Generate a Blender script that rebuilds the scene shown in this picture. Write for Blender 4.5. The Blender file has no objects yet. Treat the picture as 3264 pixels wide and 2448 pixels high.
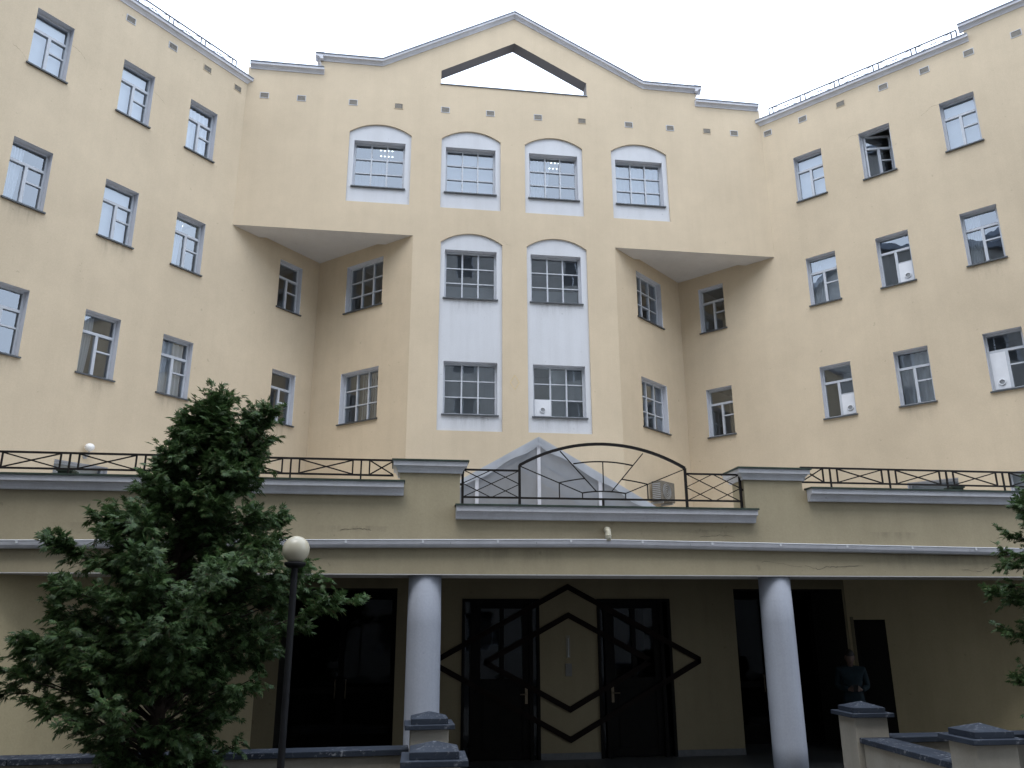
import bpy, bmesh, math, random
import numpy as np
from mathutils import Vector, Matrix
from mathutils.geometry import tessellate_polygon
random.seed(7); rng = np.random.default_rng(7)
SC = bpy.context.scene; COL = SC.collection
EYE = 2.3                                    # camera height above the court
# ------------------------------------------------------------------ camera
PITCH, ROLL, YAW, FPX = math.radians(16.585), math.radians(-0.237), math.radians(8.045), 2582.142
_cy, _sy, _cp, _sp = math.cos(YAW), math.sin(YAW), math.cos(PITCH), math.sin(PITCH)
fw = Vector((_sy*_cp, _cy*_cp, _sp)); rt = Vector((_cy, -_sy, 0)); up = rt.cross(fw)
r2 = rt*math.cos(ROLL) + up*math.sin(ROLL); u2 = -rt*math.sin(ROLL) + up*math.cos(ROLL)
cam = bpy.data.cameras.new('camera'); cam.sensor_width = 36.0; cam.lens = FPX/3264*36.0
cam.clip_start = 0.05; cam.clip_end = 2000
co = bpy.data.objects.new('camera', cam); COL.objects.link(co)
M = Matrix.Identity(4)
for i in range(3):
    M[i][0], M[i][1], M[i][2] = r2[i], u2[i], -fw[i]
M[2][3] = EYE
co.matrix_world = M; SC.camera = co
# ------------------------------------------------------------------ overcast sky, soft sun, exposure
SUN_EL, SUN_AZ = math.radians(64), math.radians(196)
W = bpy.data.worlds.new('World'); SC.world = W; W.use_nodes = True
nt = W.node_tree; nt.nodes.clear()
out = nt.nodes.new('ShaderNodeOutputWorld'); bg = nt.nodes.new('ShaderNodeBackground')
sky = nt.nodes.new('ShaderNodeTexSky'); sky.sky_type = 'NISHITA'; sky.sun_disc = False
sky.sun_elevation = SUN_EL; sky.sun_rotation = SUN_AZ; sky.dust_density = 4.0; sky.air_density = 1.0
mx = nt.nodes.new('ShaderNodeMixRGB'); mx.inputs[0].default_value = 0.86
mx.inputs[2].default_value = (12.0, 13.6, 16.2, 1)          # the cloud layer over the clear sky
nt.links.new(sky.outputs[0], mx.inputs[1]); nt.links.new(mx.outputs[0], bg.inputs[0])
bg.inputs[1].default_value = 0.1
nt.links.new(bg.outputs[0], out.inputs[0])
sl = bpy.data.lights.new('sun', 'SUN'); sl.energy = 0.5; sl.angle = math.radians(25); sl.color = (1, .97, .93)
so = bpy.data.objects.new('sun', sl); COL.objects.link(so)
so.rotation_euler = (math.pi/2 - SUN_EL, 0, math.pi - SUN_AZ)
SC.view_settings.view_transform = 'Standard'; SC.view_settings.look = 'None'
SC.view_settings.exposure = 1.13; SC.view_settings.gamma = 1.0
try: SC.view_settings.use_curve_mapping = False
except Exception: pass
SC.cycles.max_bounces = 8; SC.cycles.diffuse_bounces = 4; SC.cycles.transparent_max_bounces = 16
SC.cycles.use_denoising = True

# ------------------------------------------------------------------ materials
MAT = {}
def base_mat(name, col, rough=.8, spec=.3, metal=0):
    m = bpy.data.materials.new(name); m.use_nodes = True; n = m.node_tree.nodes; b = n['Principled BSDF']
    b.inputs['Base Color'].default_value = (*col, 1); b.inputs['Roughness'].default_value = rough
    b.inputs['Specular IOR Level'].default_value = spec; b.inputs['Metallic'].default_value = metal
    MAT[name] = m; return m, m.node_tree, b
def N(t, typ, **kw):
    n = t.nodes.new(typ)
    for k, v in kw.items():
        if k in n.inputs: n.inputs[k].default_value = v
        else: setattr(n, k, v)
    return n
def coords(t, scale=(1, 1, 1), what='Object'):
    tc = N(t, 'ShaderNodeTexCoord'); mp = N(t, 'ShaderNodeMapping'); mp.inputs['Scale'].default_value = scale
    t.links.new(tc.outputs[what], mp.inputs[0]); return mp.outputs[0]
def noise(t, vec, scale, detail=4, rough=.6):
    n = N(t, 'ShaderNodeTexNoise', Scale=scale, Detail=detail, Roughness=rough); t.links.new(vec, n.inputs['Vector']); return n.outputs[0]
def ramp(t, val, stops):
    r = N(t, 'ShaderNodeValToRGB'); e = r.color_ramp.elements
    while len(e) < len(stops): e.new(.5)
    for i, (p, c) in enumerate(stops):
        e[i].position = p; e[i].color = (*c, 1) if len(c) == 3 else c
    t.links.new(val, r.inputs[0]); return r.outputs[0]
def mixc(t, fac, a, b, mode='MIX'):
    m = N(t, 'ShaderNodeMixRGB', blend_type=mode)
    for i, v in ((0, fac), (1, a), (2, b)):
        if hasattr(v, 'node'): t.links.new(v, m.inputs[i])
        else: m.inputs[i].default_value = v if i == 0 else (*v, 1)
    return m.outputs[0]
def bump(t, b, h, strength=.2, dist=.01):
    n = N(t, 'ShaderNodeBump', Strength=strength, Distance=dist); t.links.new(h, n.inputs['Height']); t.links.new(n.outputs[0], b.inputs['Normal'])
def plaster(name, col, dirty=.5, mott=.10, patch=None):
    m, t, b = base_mat(name, col, .93, .15)
    v = coords(t); big = noise(t, v, .35, 5, .6); mid = noise(t, v, 2.3, 5, .62); fine = noise(t, v, 38, 3, .6)
    st = noise(t, coords(t, (3.2, 3.2, .22)), 1.0, 5, .65)
    c = tuple(col)
    lo = tuple(x*(1-mott) for x in c); hi = tuple(min(1, x*(1+mott*.6)) for x in c)
    c1 = ramp(t, big, [(.3, lo), (.7, hi)])
    c2 = mixc(t, 1.0, c1, ramp(t, mid, [(.25, (1-mott*.7,)*3), (.7, (1, 1, 1))]), 'MULTIPLY')
    c3 = mixc(t, dirty, c2, ramp(t, st, [(.36, (.80, .79, .78)), (.58, (1, 1, 1))]), 'MULTIPLY')
    c4 = mixc(t, .5, c3, ramp(t, fine, [(.3, (.9, .9, .9)), (.65, (1.04, 1.04, 1.04))]), 'MULTIPLY')
    sp = noise(t, v, 7.5, 2, .5)                            # small specks of dirt
    c5 = mixc(t, ramp(t, sp, [(.735, (0, 0, 0)), (.76, (.4, .4, .4))]), c4, tuple(x*.55 for x in c))
    t.links.new(c5, b.inputs['Base Color']); bump(t, b, fine, .22, .006)
    return m
plaster('cream_plaster', (.588, .486, .348), .16, .09)
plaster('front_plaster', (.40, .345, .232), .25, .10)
plaster('cornice_paint', (.66, .665, .70), .4, .10)
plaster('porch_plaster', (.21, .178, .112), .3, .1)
plaster('bounce_pale', (.50, .48, .45), .5, .12)  # pale tone chosen to throw light up the facade
plaster('opening_shade', (.20, .182, .17), .3, .1)  # darker tone stands in for shade inside the gable opening
plaster('bounce_paving', (.27, .26, .245), .6, .15)  # pale tone chosen to throw light up under the beam
plaster('side_plaster', (.50, .42, .26), .3, .1)
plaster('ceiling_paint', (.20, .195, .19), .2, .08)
plaster('pier_plaster', (.33, .305, .255), .6, .15)
plaster('white_plaster', (.58, .59, .61), .25, .05)
plaster('trim_plaster', (.60, .61, .65), .3, .07)
plaster('soffit_plaster', (.60, .58, .56), .2, .05)
plaster('column_paint', (.38, .405, .46), .45, .07)
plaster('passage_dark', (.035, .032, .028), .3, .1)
plaster('far_plaster', (.40, .39, .37), .6, .12)
plaster('room_paint', (.30, .29, .27), .2, .05)
def simple(name, col, rough=.6, spec=.4, metal=0, var=.12, scale=6, bmp=.0):
    m, t, b = base_mat(name, col, rough, spec, metal); v = coords(t); n = noise(t, v, scale, 5, .65)
    t.links.new(ramp(t, n, [(.3, tuple(x*(1-var) for x in col)), (.7, tuple(x*(1+var) for x in col))]), b.inputs['Base Color'])
    if bmp: bump(t, b, noise(t, v, scale*6, 3), bmp, .005)
    return m
simple('window_paint', (.46, .48, .51), .45, .4, 0, .08, 5)
simple('sill_metal', (.075, .08, .085), .5, .4, .3, .2, 8)
simple('slate_cap', (.19, .22, .27), .5, .4, .3, .2, 3)
simple('iron_paint', (.012, .010, .009), .6, .2, .0, .3, 9)
simple('roof_iron', (.055, .06, .075), .5, .4, .0, .2, 9)
simple('green_cap', (.035, .052, .04), .6, .3, 0, .35, 5)
simple('gutter_metal', (.50, .50, .53), .5, .4, .1, .12, 4)
simple('vent_metal', (.40, .37, .32), .7, .3, 0, .15, 14)
simple('vent_dark', (.16, .145, .12), .8, .2, 0, .2, 14)
simple('blind_fabric', (.46, .48, .50), .9, .1, 0, .06, 4)
simple('roller_fabric', (.62, .65, .68), .9, .1, 0, .05, 2)
simple('white_panel', (.66, .67, .69), .5, .4, 0, .04, 5)
simple('grey_plastic', (.33, .34, .35), .5, .4, 0, .1, 8)
simple('pipe_plastic', (.62, .58, .45), .6, .3, 0, .1, 9)
simple('door_wood', (.005, .0045, .004), .7, .08, 0, .3, 7)
simple('strip_wood', (.009, .006, .005), .75, .06, 0, .3, 7)
simple('brass', (.14, .115, .08), .5, .5, .9, .1, 9)
simple('skirting_stone', (.085, .088, .09), .6, .4, 0, .2, 8)
simple('floor_tile', (.04, .042, .042), .45, .4, 0, .25, 5)
simple('asphalt', (.045, .045, .044), .9, .2, 0, .3, 3, .5)
simple('soil', (.045, .038, .028), .95, .1, 0, .35, 5, .6)
simple('bark', (.045, .035, .028), .95, .1, 0, .35, 25, .7)
simple('globe_glass', (.45, .41, .31), .25, .5, 0, .03, 3)
simple('lamp_white', (.78, .77, .74), .3, .5, 0, .03, 3)
simple('post_paint', (.008, .008, .009), .6, .2, 0, .3, 10)
simple('skin', (.11, .072, .056), .55, .35, 0, .08, 30)
simple('hair', (.015, .012, .01), .6, .3, 0, .3, 60)
simple('jacket', (.008, .017, .022), .8, .2, 0, .25, 14)
simple('trousers', (.018, .019, .024), .85, .2, 0, .25, 14)
simple('shoe', (.012, .012, .012), .5, .4)
simple('phone_black', (.02, .02, .022), .2, .5)
simple('tar_roof', (.10, .10, .105), .9, .2, 0, .2, 2)
simple('crack_dark', (.13, .11, .08), .95, .1, 0, .2, 9)
simple('plaque_grey', (.13, .127, .115), .6, .3, 0, .15, 30)
simple('thermo_white', (.19, .178, .135), .5, .3, 0, .06, 20)
def coping_mat():
    m, t, b = base_mat('coping_paint', (.07, .085, .115), .7, .25); v = coords(t)
    n = noise(t, v, 5, 5, .65); ch = noise(t, v, 21, 6, .72); big = noise(t, v, 2.1, 3, .6)
    c = ramp(t, n, [(.3, (.016, .021, .032)), (.7, (.028, .036, .050))])
    mask = N(t, 'ShaderNodeMath', operation='MULTIPLY'); t.links.new(ramp(t, ch, [(.55, (0, 0, 0)), (.62, (1, 1, 1))]), mask.inputs[0])
    t.links.new(ramp(t, big, [(.44, (0, 0, 0)), (.58, (1, 1, 1))]), mask.inputs[1])
    t.links.new(mixc(t, mask.outputs[0], c, (.22, .225, .24)), b.inputs['Base Color']); bump(t, b, ch, .3, .004)
coping_mat()
def glass_mat(name, boost=1.7, tint=(.86, .89, .90), rough=0.0, wav=.35):
    m = bpy.data.materials.new(name); m.use_nodes = True; t = m.node_tree; t.nodes.clear()
    o = N(t, 'ShaderNodeOutputMaterial'); mixs = N(t, 'ShaderNodeMixShader'); tr = N(t, 'ShaderNodeBsdfTransparent'); gl = N(t, 'ShaderNodeBsdfGlossy')
    tr.inputs[0].default_value = (*tint, 1); gl.inputs['Roughness'].default_value = rough; gl.inputs[0].default_value = (.86, .93, 1, 1)
    f = N(t, 'ShaderNodeFresnel', IOR=1.52); mu = N(t, 'ShaderNodeMath', operation='MULTIPLY', use_clamp=True); mu.inputs[1].default_value = boost
    nz = noise(t, coords(t), 1.6, 2, .5); bp = N(t, 'ShaderNodeBump', Strength=wav, Distance=.012); t.links.new(nz, bp.inputs['Height'])
    t.links.new(bp.outputs[0], gl.inputs['Normal'])
    t.links.new(f.outputs[0], mu.inputs[0]); t.links.new(mu.outputs[0], mixs.inputs[0]); t.links.new(tr.outputs[0], mixs.inputs[1]); t.links.new(gl.outputs[0], mixs.inputs[2])
    t.links.new(mixs.outputs[0], o.inputs[0]); MAT[name] = m
glass_mat('window_glass', 3.9, (.90, .92, .93), 0.0, .12)
glass_mat('door_glass', .55, (.3, .32, .35), .02, .3)
glass_mat('dim_glass', .22, (.2, .2, .22), .03, .3)
def emis(name, col, s):
    m = bpy.data.materials.new(name); m.use_nodes = True; t = m.node_tree; t.nodes.clear()
    o = N(t, 'ShaderNodeOutputMaterial'); e = N(t, 'ShaderNodeEmission'); e.inputs[0].default_value = (*col, 1); e.inputs[1].default_value = s
    t.links.new(e.outputs[0], o.inputs[0]); MAT[name] = m
emis('tube_light', (.9, 1, .97), 3.0)
emis('warm_light', (1, .85, .6), 3.0)
def film_mat(nm='plastic_film', k=1.0):
    m = bpy.data.materials.new(nm); m.use_nodes = True; t = m.node_tree; t.nodes.clear()
    o = N(t, 'ShaderNodeOutputMaterial'); a = N(t, 'ShaderNodeMixShader'); tr = N(t, 'ShaderNodeBsdfTransparent'); b2 = N(t, 'ShaderNodeMixShader')
    d = N(t, 'ShaderNodeBsdfDiffuse'); tl = N(t, 'ShaderNodeBsdfTranslucent'); d.inputs[0].default_value = (.42*k, .44*k, .47*k, 1); tl.inputs[0].default_value = (.36*k, .38*k, .41*k, 1)
    tr.inputs[0].default_value = (.9, .92, .95, 1); b2.inputs[0].default_value = .35
    n = noise(t, coords(t, (1, 1, .5)), 1.4, 4, .6); fac = ramp(t, n, [(.3, (.66,)*3), (.7, (.86,)*3)])
    t.links.new(d.outputs[0], b2.inputs[1]); t.links.new(tl.outputs[0], b2.inputs[2])
    t.links.new(fac, a.inputs[0]); t.links.new(tr.outputs[0], a.inputs[1]); t.links.new(b2.outputs[0], a.inputs[2]); t.links.new(a.outputs[0], o.inputs[0]); MAT[nm] = m
film_mat('plastic_film', 1.15); film_mat('grey_film', .7)
def stain_mat():
    m = bpy.data.materials.new('drip_stain'); m.use_nodes = True; t = m.node_tree; t.nodes.clear()
    o = N(t, 'ShaderNodeOutputMaterial'); a = N(t, 'ShaderNodeMixShader'); tr = N(t, 'ShaderNodeBsdfTransparent'); d = N(t, 'ShaderNodeBsdfDiffuse'); d.inputs[0].default_value = (.14, .13, .12, 1)
    uv = N(t, 'ShaderNodeUVMap'); sx = N(t, 'ShaderNodeSeparateXYZ'); t.links.new(uv.outputs[0], sx.inputs[0])
    n = noise(t, coords(t, (9, 9, 1.1)), 1.0, 6, .7); f1 = ramp(t, n, [(.42, (0,)*3), (.75, (1,)*3)])
    g = ramp(t, sx.outputs[1], [(0, (0,)*3), (1, (1,)*3)])
    ex = N(t, 'ShaderNodeMath', operation='PINGPONG'); ex.inputs[1].default_value = .5; t.links.new(sx.outputs[0], ex.inputs[0])
    e2 = ramp(t, ex.outputs[0], [(0, (0,)*3), (.25, (1,)*3)])
    p1 = mixc(t, 1, f1, g, 'MULTIPLY'); p2 = mixc(t, 1, p1, e2, 'MULTIPLY'); p3 = mixc(t, 1, p2, (.32, .32, .32), 'MULTIPLY')
    t.links.new(p3, a.inputs[0]); t.links.new(tr.outputs[0], a.inputs[1]); t.links.new(d.outputs[0], a.inputs[2]); t.links.new(a.outputs[0], o.inputs[0]); MAT['drip_stain'] = m
stain_mat()
def leaf_mat():
    m = bpy.data.materials.new('thuja_leaf'); m.use_nodes = True; t = m.node_tree; b = t.nodes['Principled BSDF']; o = t.nodes['Material Output']
    g = N(t, 'ShaderNodeNewGeometry'); c = ramp(t, g.outputs['Random Per Island'], [(0, (.036, .070, .024)), (.5, (.066, .122, .042)), (.94, (.115, .18, .065)), (1, (.14, .11, .055))])
    n = noise(t, coords(t), 2.2, 3); c2 = mixc(t, .6, c, ramp(t, n, [(.35, (.6, .66, .62)), (.65, (1.12, 1.12, 1.05))]), 'MULTIPLY')
    t.links.new(c2, b.inputs['Base Color']); b.inputs['Roughness'].default_value = .5; b.inputs['Specular IOR Level'].default_value = .35
    tl = N(t, 'ShaderNodeBsdfTranslucent'); t.links.new(c2, tl.inputs[0]); mxs = N(t, 'ShaderNodeMixShader'); mxs.inputs[0].default_value = .3
    t.links.new(b.outputs[0], mxs.inputs[1]); t.links.new(tl.outputs[0], mxs.inputs[2]); t.links.new(mxs.outputs[0], o.inputs[0]); MAT['thuja_leaf'] = m
leaf_mat()

# ------------------------------------------------------------------ object helpers
def link(name, me, mat, parent=None, bevel=0, smooth=False):
    o = bpy.data.objects.new(name, me); COL.objects.link(o)
    if mat and not me.materials: me.materials.append(MAT[mat])
    if parent is not None: o.parent = parent; o.matrix_parent_inverse = PINV.get(parent.name, Matrix.Identity(4))
    if smooth:
        for p in me.polygons: p.use_smooth = True
    if bevel:
        b = o.modifiers.new('bevel', 'BEVEL'); b.width = bevel; b.segments = 2; b.limit_method = 'ANGLE'; b.angle_limit = math.radians(50)
    return o
PINV = {}
def tag(o, label, cat=None, group=None, kind=None):
    if label: o['label'] = label
    if cat: o['category'] = cat
    if group: o['group'] = group
    if kind: o['kind'] = kind
    return o
def thing(name, loc, label, cat, group=None, keep_world=True):
    e = bpy.data.objects.new(name, None); COL.objects.link(e); e.location = loc; e.empty_display_size = .2
    if keep_world: PINV[e.name] = Matrix.Translation(loc).inverted()
    return tag(e, label, cat, group)
class MB:
    def __init__(s, tf=None): s.v = []; s.f = []; s.tf = tf or (lambda p: p)
    def add(s, vs, fs):
        b = len(s.v); s.v += [tuple(s.tf(p)) for p in vs]; s.f += [tuple(i+b for i in f) for f in fs]; return s
    def quad(s, a, b, c, d): return s.add([a, b, c, d], [(0, 1, 2, 3)])
    def box(s, x0, x1, y0, y1, z0, z1):
        return s.add([(x0,y0,z0),(x1,y0,z0),(x1,y1,z0),(x0,y1,z0),(x0,y0,z1),(x1,y0,z1),(x1,y1,z1),(x0,y1,z1)],
                     [(0,3,2,1),(4,5,6,7),(0,1,5,4),(1,2,6,5),(2,3,7,6),(3,0,4,7)])
    def tube(s, pts, r, n=8, cap=True):
        pts = [Vector(p) for p in pts]; rs = r if isinstance(r, (list, tuple)) else [r]*len(pts); vs = []; fs = []
        for i, p in enumerate(pts):
            d = (pts[min(i+1, len(pts)-1)] - pts[max(i-1, 0)]).normalized()
            a = d.cross(Vector((0, 0, 1)) if abs(d.z) < .9 else Vector((1, 0, 0))).normalized(); b = d.cross(a)
            for k in range(n):
                t = 2*math.pi*k/n; vs.append(p + (a*math.cos(t) + b*math.sin(t))*rs[i])
        for i in range(len(pts)-1):
            for k in range(n): fs.append((i*n+k, i*n+(k+1) % n, (i+1)*n+(k+1) % n, (i+1)*n+k))
        if cap: fs += [tuple(range(n))[::-1], tuple(range((len(pts)-1)*n, len(pts)*n))]
        return s.add(vs, fs)
    def bar(s, p, q, w, h=None, upv=(0, 0, 1)):
        h = h or w; p = Vector(p); q = Vector(q); d = (q-p).normalized(); u = Vector(upv)
        a = d.cross(u)
        if a.length < 1e-4: a = d.cross(Vector((0, 1, 0)))
        a.normalize(); b = a.cross(d).normalized(); vs = []
        for e in (p, q):
            for i, j in ((-1,-1),(1,-1),(1,1),(-1,1)): vs.append(e + a*(w/2*i) + b*(h/2*j))
        return s.add(vs, [(3,2,1,0),(4,5,6,7),(0,1,5,4),(1,2,6,5),(2,3,7,6),(3,0,4,7)])
    def lathe(s, prof, c, n=24):
        vs = []; fs = []
        for r, z in prof:
            for k in range(n): t = 2*math.pi*k/n; vs.append((c[0]+r*math.cos(t), c[1]+r*math.sin(t), c[2]+z))
        for i in range(len(prof)-1):
            for k in range(n): fs.append((i*n+k, i*n+(k+1) % n, (i+1)*n+(k+1) % n, (i+1)*n+k))
        fs += [tuple(range(n))[::-1], tuple(range((len(prof)-1)*n, len(prof)*n))]
        return s.add(vs, fs)
    def poly(s, outer, holes, f3):                          # flat polygon with holes, f3 maps 2D -> 3D
        loops = [outer] + holes; flat = [p for l in loops for p in l]
        tri = tessellate_polygon([[Vector((a, b, 0)) for a, b in l] for l in loops])
        return s.add([f3(a, b) for a, b in flat], [tuple(t) for t in tri])
    def mesh(s, name, fix=True):
        me = bpy.data.meshes.new(name); me.from_pydata(s.v, [], s.f)
        if not fix: return me
        bm = bmesh.new(); bm.from_mesh(me); bmesh.ops.recalc_face_normals(bm, faces=bm.faces); bm.to_mesh(me); bm.free(); return me
    def build(s, name, mat, parent=None, bevel=0, smooth=False): return link(name, s.mesh(name), mat, parent, bevel, smooth)
Zw = lambda z: z + EYE                                       # heights are noted relative to the eye

# ------------------------------------------------------------------ ground
g = MB(); g.quad((-150,-150,0),(150,-150,0),(150,150,0),(-150,150,0)); tag(g.build('ground', 'asphalt'), None, None, None, 'structure')
PAVE = []
g = MB(); g.box(.64, 5.36, 3.2, 10.72, -.02, .012); PBED = tag(g.build('path', 'soil'), None, None, None, 'structure')
g = MB(); g.box(-14, .2, 2.5, 9.6, -.02, .06); tag(g.build('planting_bed', 'soil'), None, None, None, 'structure')
g = MB(); g.box(5.9, 20, 2.5, 9.5, -.02, .06); tag(g.build('planting_bed', 'soil'), None, None, None, 'structure')

random.seed(3)                                              # pale slabs between the low walls, added unseen to bounce light into the porch
for i in range(9):
    for j in range(13):
        x, y = .68+.515*i, 3.3+.57*j; m = MB(); h = random.uniform(.022, .028); m.box(x+.004, x+.511, y+.004, y+.566, .0, h)
        m.build('bounce_slab', 'bounce_paving', PBED)
random.seed(7)
# ------------------------------------------------------------------ wall planes (axis of the building X = XC, facade Y = 20)
XC, HW, HN, ANG = 2.942, 7.508, 2.799, math.radians(41.296)
XA, XB, XNL, XNR = XC-HW, XC+HW, XC-HN, XC+HN
sa, ca = math.sin(ANG), math.cos(ANG)
class Plane:
    def __init__(s, x, y, dx, dy):
        s.x, s.y, s.dx, s.dy = x, y, dx, dy; s.nx, s.ny = dy, -dx
        if s.ny > 0: s.nx, s.ny = -s.nx, -s.ny
    def __call__(s, p):                                      # (along, outward, height above eye) -> world
        a, o, z = p; return (s.x + a*s.dx + o*s.nx, s.y + a*s.dy + o*s.ny, z + EYE)
PF = Plane(0, 20, 1, 0); PL = Plane(XA, 20, sa, ca); PR = Plane(XB, 20, sa, -ca)
PDL = Plane(XNL, 20, ca, -sa); PDR = Plane(XNR, 20, ca, sa)
SCN = (XNL-XA)*sa                                            # inner corner of the notch, along the wing wall
SDN = (XNL-XA)*ca                                            # and along the diagonal wall
ZV, ZSO = 14.111, 10.105
ROWS = {0: (12.942, 11.522), 1: (12.981, 11.571), 2: (9.773, 8.374), 3: (6.592, 5.179), 4: (3.27, 1.75)}
BLD = thing('office_building', (XC, 20, 0), 'cream plastered four storey office building with angled wings and an open triangle in its gable', 'building')

RV = .20                                                     # reveal depth
def pane_quad(tf, s0, s1, z0, z1, off, parent, mat='window_glass', hinge=None):
    a, b = random.uniform(-.004, .004), random.uniform(-.004, .004); cs, cz = (s0+s1)/2, (z0+z1)/2; w, h = s1-s0, z1-z0
    pts = []
    for u, v in ((s0, z0), (s1, z0), (s1, z1), (s0, z1)):
        o = off + a*(u-cs) + b*(v-cz)
        p = (u, o, v); pts.append(hinge(p) if hinge else p)
    m = MB(tf); m.quad(*pts); return link('pane', m.mesh('pane', False), mat, parent)
def vertical_blind(tf, s0, s1, z0, z1, off, parent):
    m = MB(tf); n = max(2, int((s1-s0)/.085)); w = (s1-s0)/n
    for i in range(n):
        c = s0 + (i+.5)*w; t = .35 + random.uniform(-.15, .15); h = w*.52
        m.quad((c-h*math.cos(t), off-h*math.sin(t), z0), (c+h*math.cos(t), off+h*math.sin(t), z0), (c+h*math.cos(t), off+h*math.sin(t), z1), (c-h*math.cos(t), off-h*math.sin(t), z1))
    m.build('blind', 'blind_fabric', parent)
def drape(tf, s0, s1, z0, z1, off, parent, swag=0):
    m = MB(tf); n = 28; rows = 6; vs = []; fs = []
    for j in range(rows+1):
        for i in range(n+1):
            u = i/n; v = j/rows; sx = s0 + (s1-s0)*u*(1-swag*(1-v)**2); vs.append((sx, off + .03*math.sin(u*34+.6*math.sin(v*3)), z0 + (z1-z0)*v))
    for j in range(rows):
        for i in range(n): a = j*(n+1)+i; fs.append((a, a+1, a+n+2, a+n+1))
    m.add(vs, fs); m.build('curtain', 'roller_fabric', parent, smooth=True)
def window(tf, sc, row, wid, style, opts=(), zt=None, zs=None, parent=None, base=0.0, depth=1.8):
    """base = recess of the surface the window sits in"""
    parent = parent or BLD; zt0, zs0 = ROWS[row]; zt = zt or zt0; zs = zs or zs0
    s0, s1 = sc-wid/2, sc+wid/2; o1 = base; o2 = base-RV
    f = MB(tf); t = .052; fo, fi = o2+.045, o2-.03
    bars = []
    f.box(s0, s1, fi, fo, zs, zs+t); f.box(s0, s1, fi, fo, zt-t, zt); f.box(s0, s0+t, fi, fo, zs+t, zt-t); f.box(s1-t, s1, fi, fo, zs+t, zt-t)
    panes = []
    I0, I1, J0, J1 = s0+t, s1-t, zs+t, zt-t
    hinge = None
    if 'open' in opts:
        A = math.radians(33); ch, sh = math.cos(A), math.sin(A)
        def hinge(p): d = p[0]-I0; e = p[1]-o2; return (I0 + d*ch + e*sh, o2 - d*sh + e*ch, p[2])
        keep = f.tf; f.tf = lambda p: tf(hinge(p))
        f.box(I0, I0+.045, fi, fo, J0, J1); f.box(I1-.045, I1, fi, fo, J0, J1); f.box(I0, I1, fi, fo, J0, J0+.045); f.box(I0, I1, fi, fo, J1-.045, J1)
    if style == 'T':
        tz = J1-(J1-J0)*.30; c = (I0+I1)/2; q = tz-(tz-J0)*.40
        f.box(I0, I1, fi-.004, fo+.008, tz-.03, tz+.03); f.box(c-.032, c+.032, fi-.003, fo+.006, J0, tz-.03); f.box(c+.032, I1, fi+.002, fo-.006, q-.018, q+.018)
        panes = [(I0, I1, tz+.03, J1), (I0, c-.032, J0, tz-.03), (c+.032, I1, q+.018, tz-.03), (c+.032, I1, J0, q-.018)]
    else:
        xs = [I0+(I1-I0)*k/3 for k in range(4)]; zz = [J0+(J1-J0)*k/3 for k in range(4)]
        for k in (1, 2):
            f.box(xs[k]-.02, xs[k]+.02, fi, fo+.004, J0, J1)
        for k in (1, 2):
            for j in range(3): f.box(xs[j]+(.02 if j else 0), xs[j+1]-(.02 if j < 2 else 0), fi+.002, fo-.004, zz[k]-.014, zz[k]+.014)
        panes = [(xs[i], xs[i+1], zz[j], zz[j+1]) for j in range(3) for i in range(3)]
    if 'open' in opts: f.tf = keep
    win = f.build('window', 'window_paint', parent)
    sub = lambda m, nm, mat, **k: m.build(nm, mat, win, **k)
    skip = set()
    if 'hose_right' in opts: skip = {3}
    if 'hose_left' in opts: skip = {1} if style == 'T' else {0}
    for i, (a, b, c, d) in enumerate(panes):
        if i in skip:
            m = MB(tf); m.box(a, b, o2-.015, o2+.052, c, d); sub(m, 'vent_panel', 'white_panel')
            cx, cz = ((a+b)/2 + (.03 if 'hose_right' in opts else 0), c + .16); m = MB(tf); n = 20; vs = []; fs = []
            for r, oo in ((.076, o2+.053), (.076, o2+.075), (.058, o2+.078), (.056, o2+.060)):
                for k in range(n): th = 2*math.pi*k/n; vs.append((cx+r*math.cos(th), oo, cz+r*math.sin(th)))
            for q in range(3):
                for k in range(n): fs.append((q*n+k, q*n+(k+1) % n, (q+1)*n+(k+1) % n, (q+1)*n+k))
            m.add(vs, fs); sub(m, 'hose_ring', 'white_panel', smooth=True)
            m = MB(tf); m.add([(cx+.056*math.cos(2*math.pi*k/n), o2+.058, cz+.056*math.sin(2*math.pi*k/n)) for k in range(n)], [tuple(range(n))])
            for k in range(-2, 3): m.box(cx-.052, cx+.052, o2+.059, o2+.064, cz+k*.02-.004, cz+k*.02+.004)
            sub(m, 'hose_grille', 'grey_plastic')
        else: pane_quad(tf, a, b, c, d, o2+.006, win, hinge=hinge)
    m = MB(tf)                                               # plastered reveal, three sides
    m.quad((s0, o1-.001, zs), (s0, o2-.06, zs), (s0, o2-.06, zt), (s0, o1-.001, zt)); m.quad((s1, o1-.001, zs), (s1, o2-.06, zs), (s1, o2-.06, zt), (s1, o1-.001, zt))
    m.quad((s0, o1-.001, zt), (s1, o1-.001, zt), (s1, o2-.06, zt), (s0, o2-.06, zt)); sub(m, 'reveal', 'trim_plaster')
    m = MB(tf); e = .038                                     # folded metal sill
    m.add([(s0-e, o1+.055, zs-.012), (s1+e, o1+.055, zs-.012), (s1+e, o1+.001, zs+.003), (s0-e, o1+.001, zs+.003), (s0, o2+.02, zs+.012), (s1, o2+.02, zs+.012), (s0, o1+.001, zs+.003), (s1, o1+.001, zs+.003),
           (s0-e, o1+.055, zs-.045), (s1+e, o1+.055, zs-.045), (s0-e, o1+.002, zs-.040), (s1+e, o1+.002, zs-.040)],
          [(0, 1, 2, 3), (6, 7, 5, 4), (0, 8, 9, 1), (8, 10, 11, 9), (0, 3, 10, 8), (1, 9, 11, 2)]); sub(m, 'sill', 'sill_metal')
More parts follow.
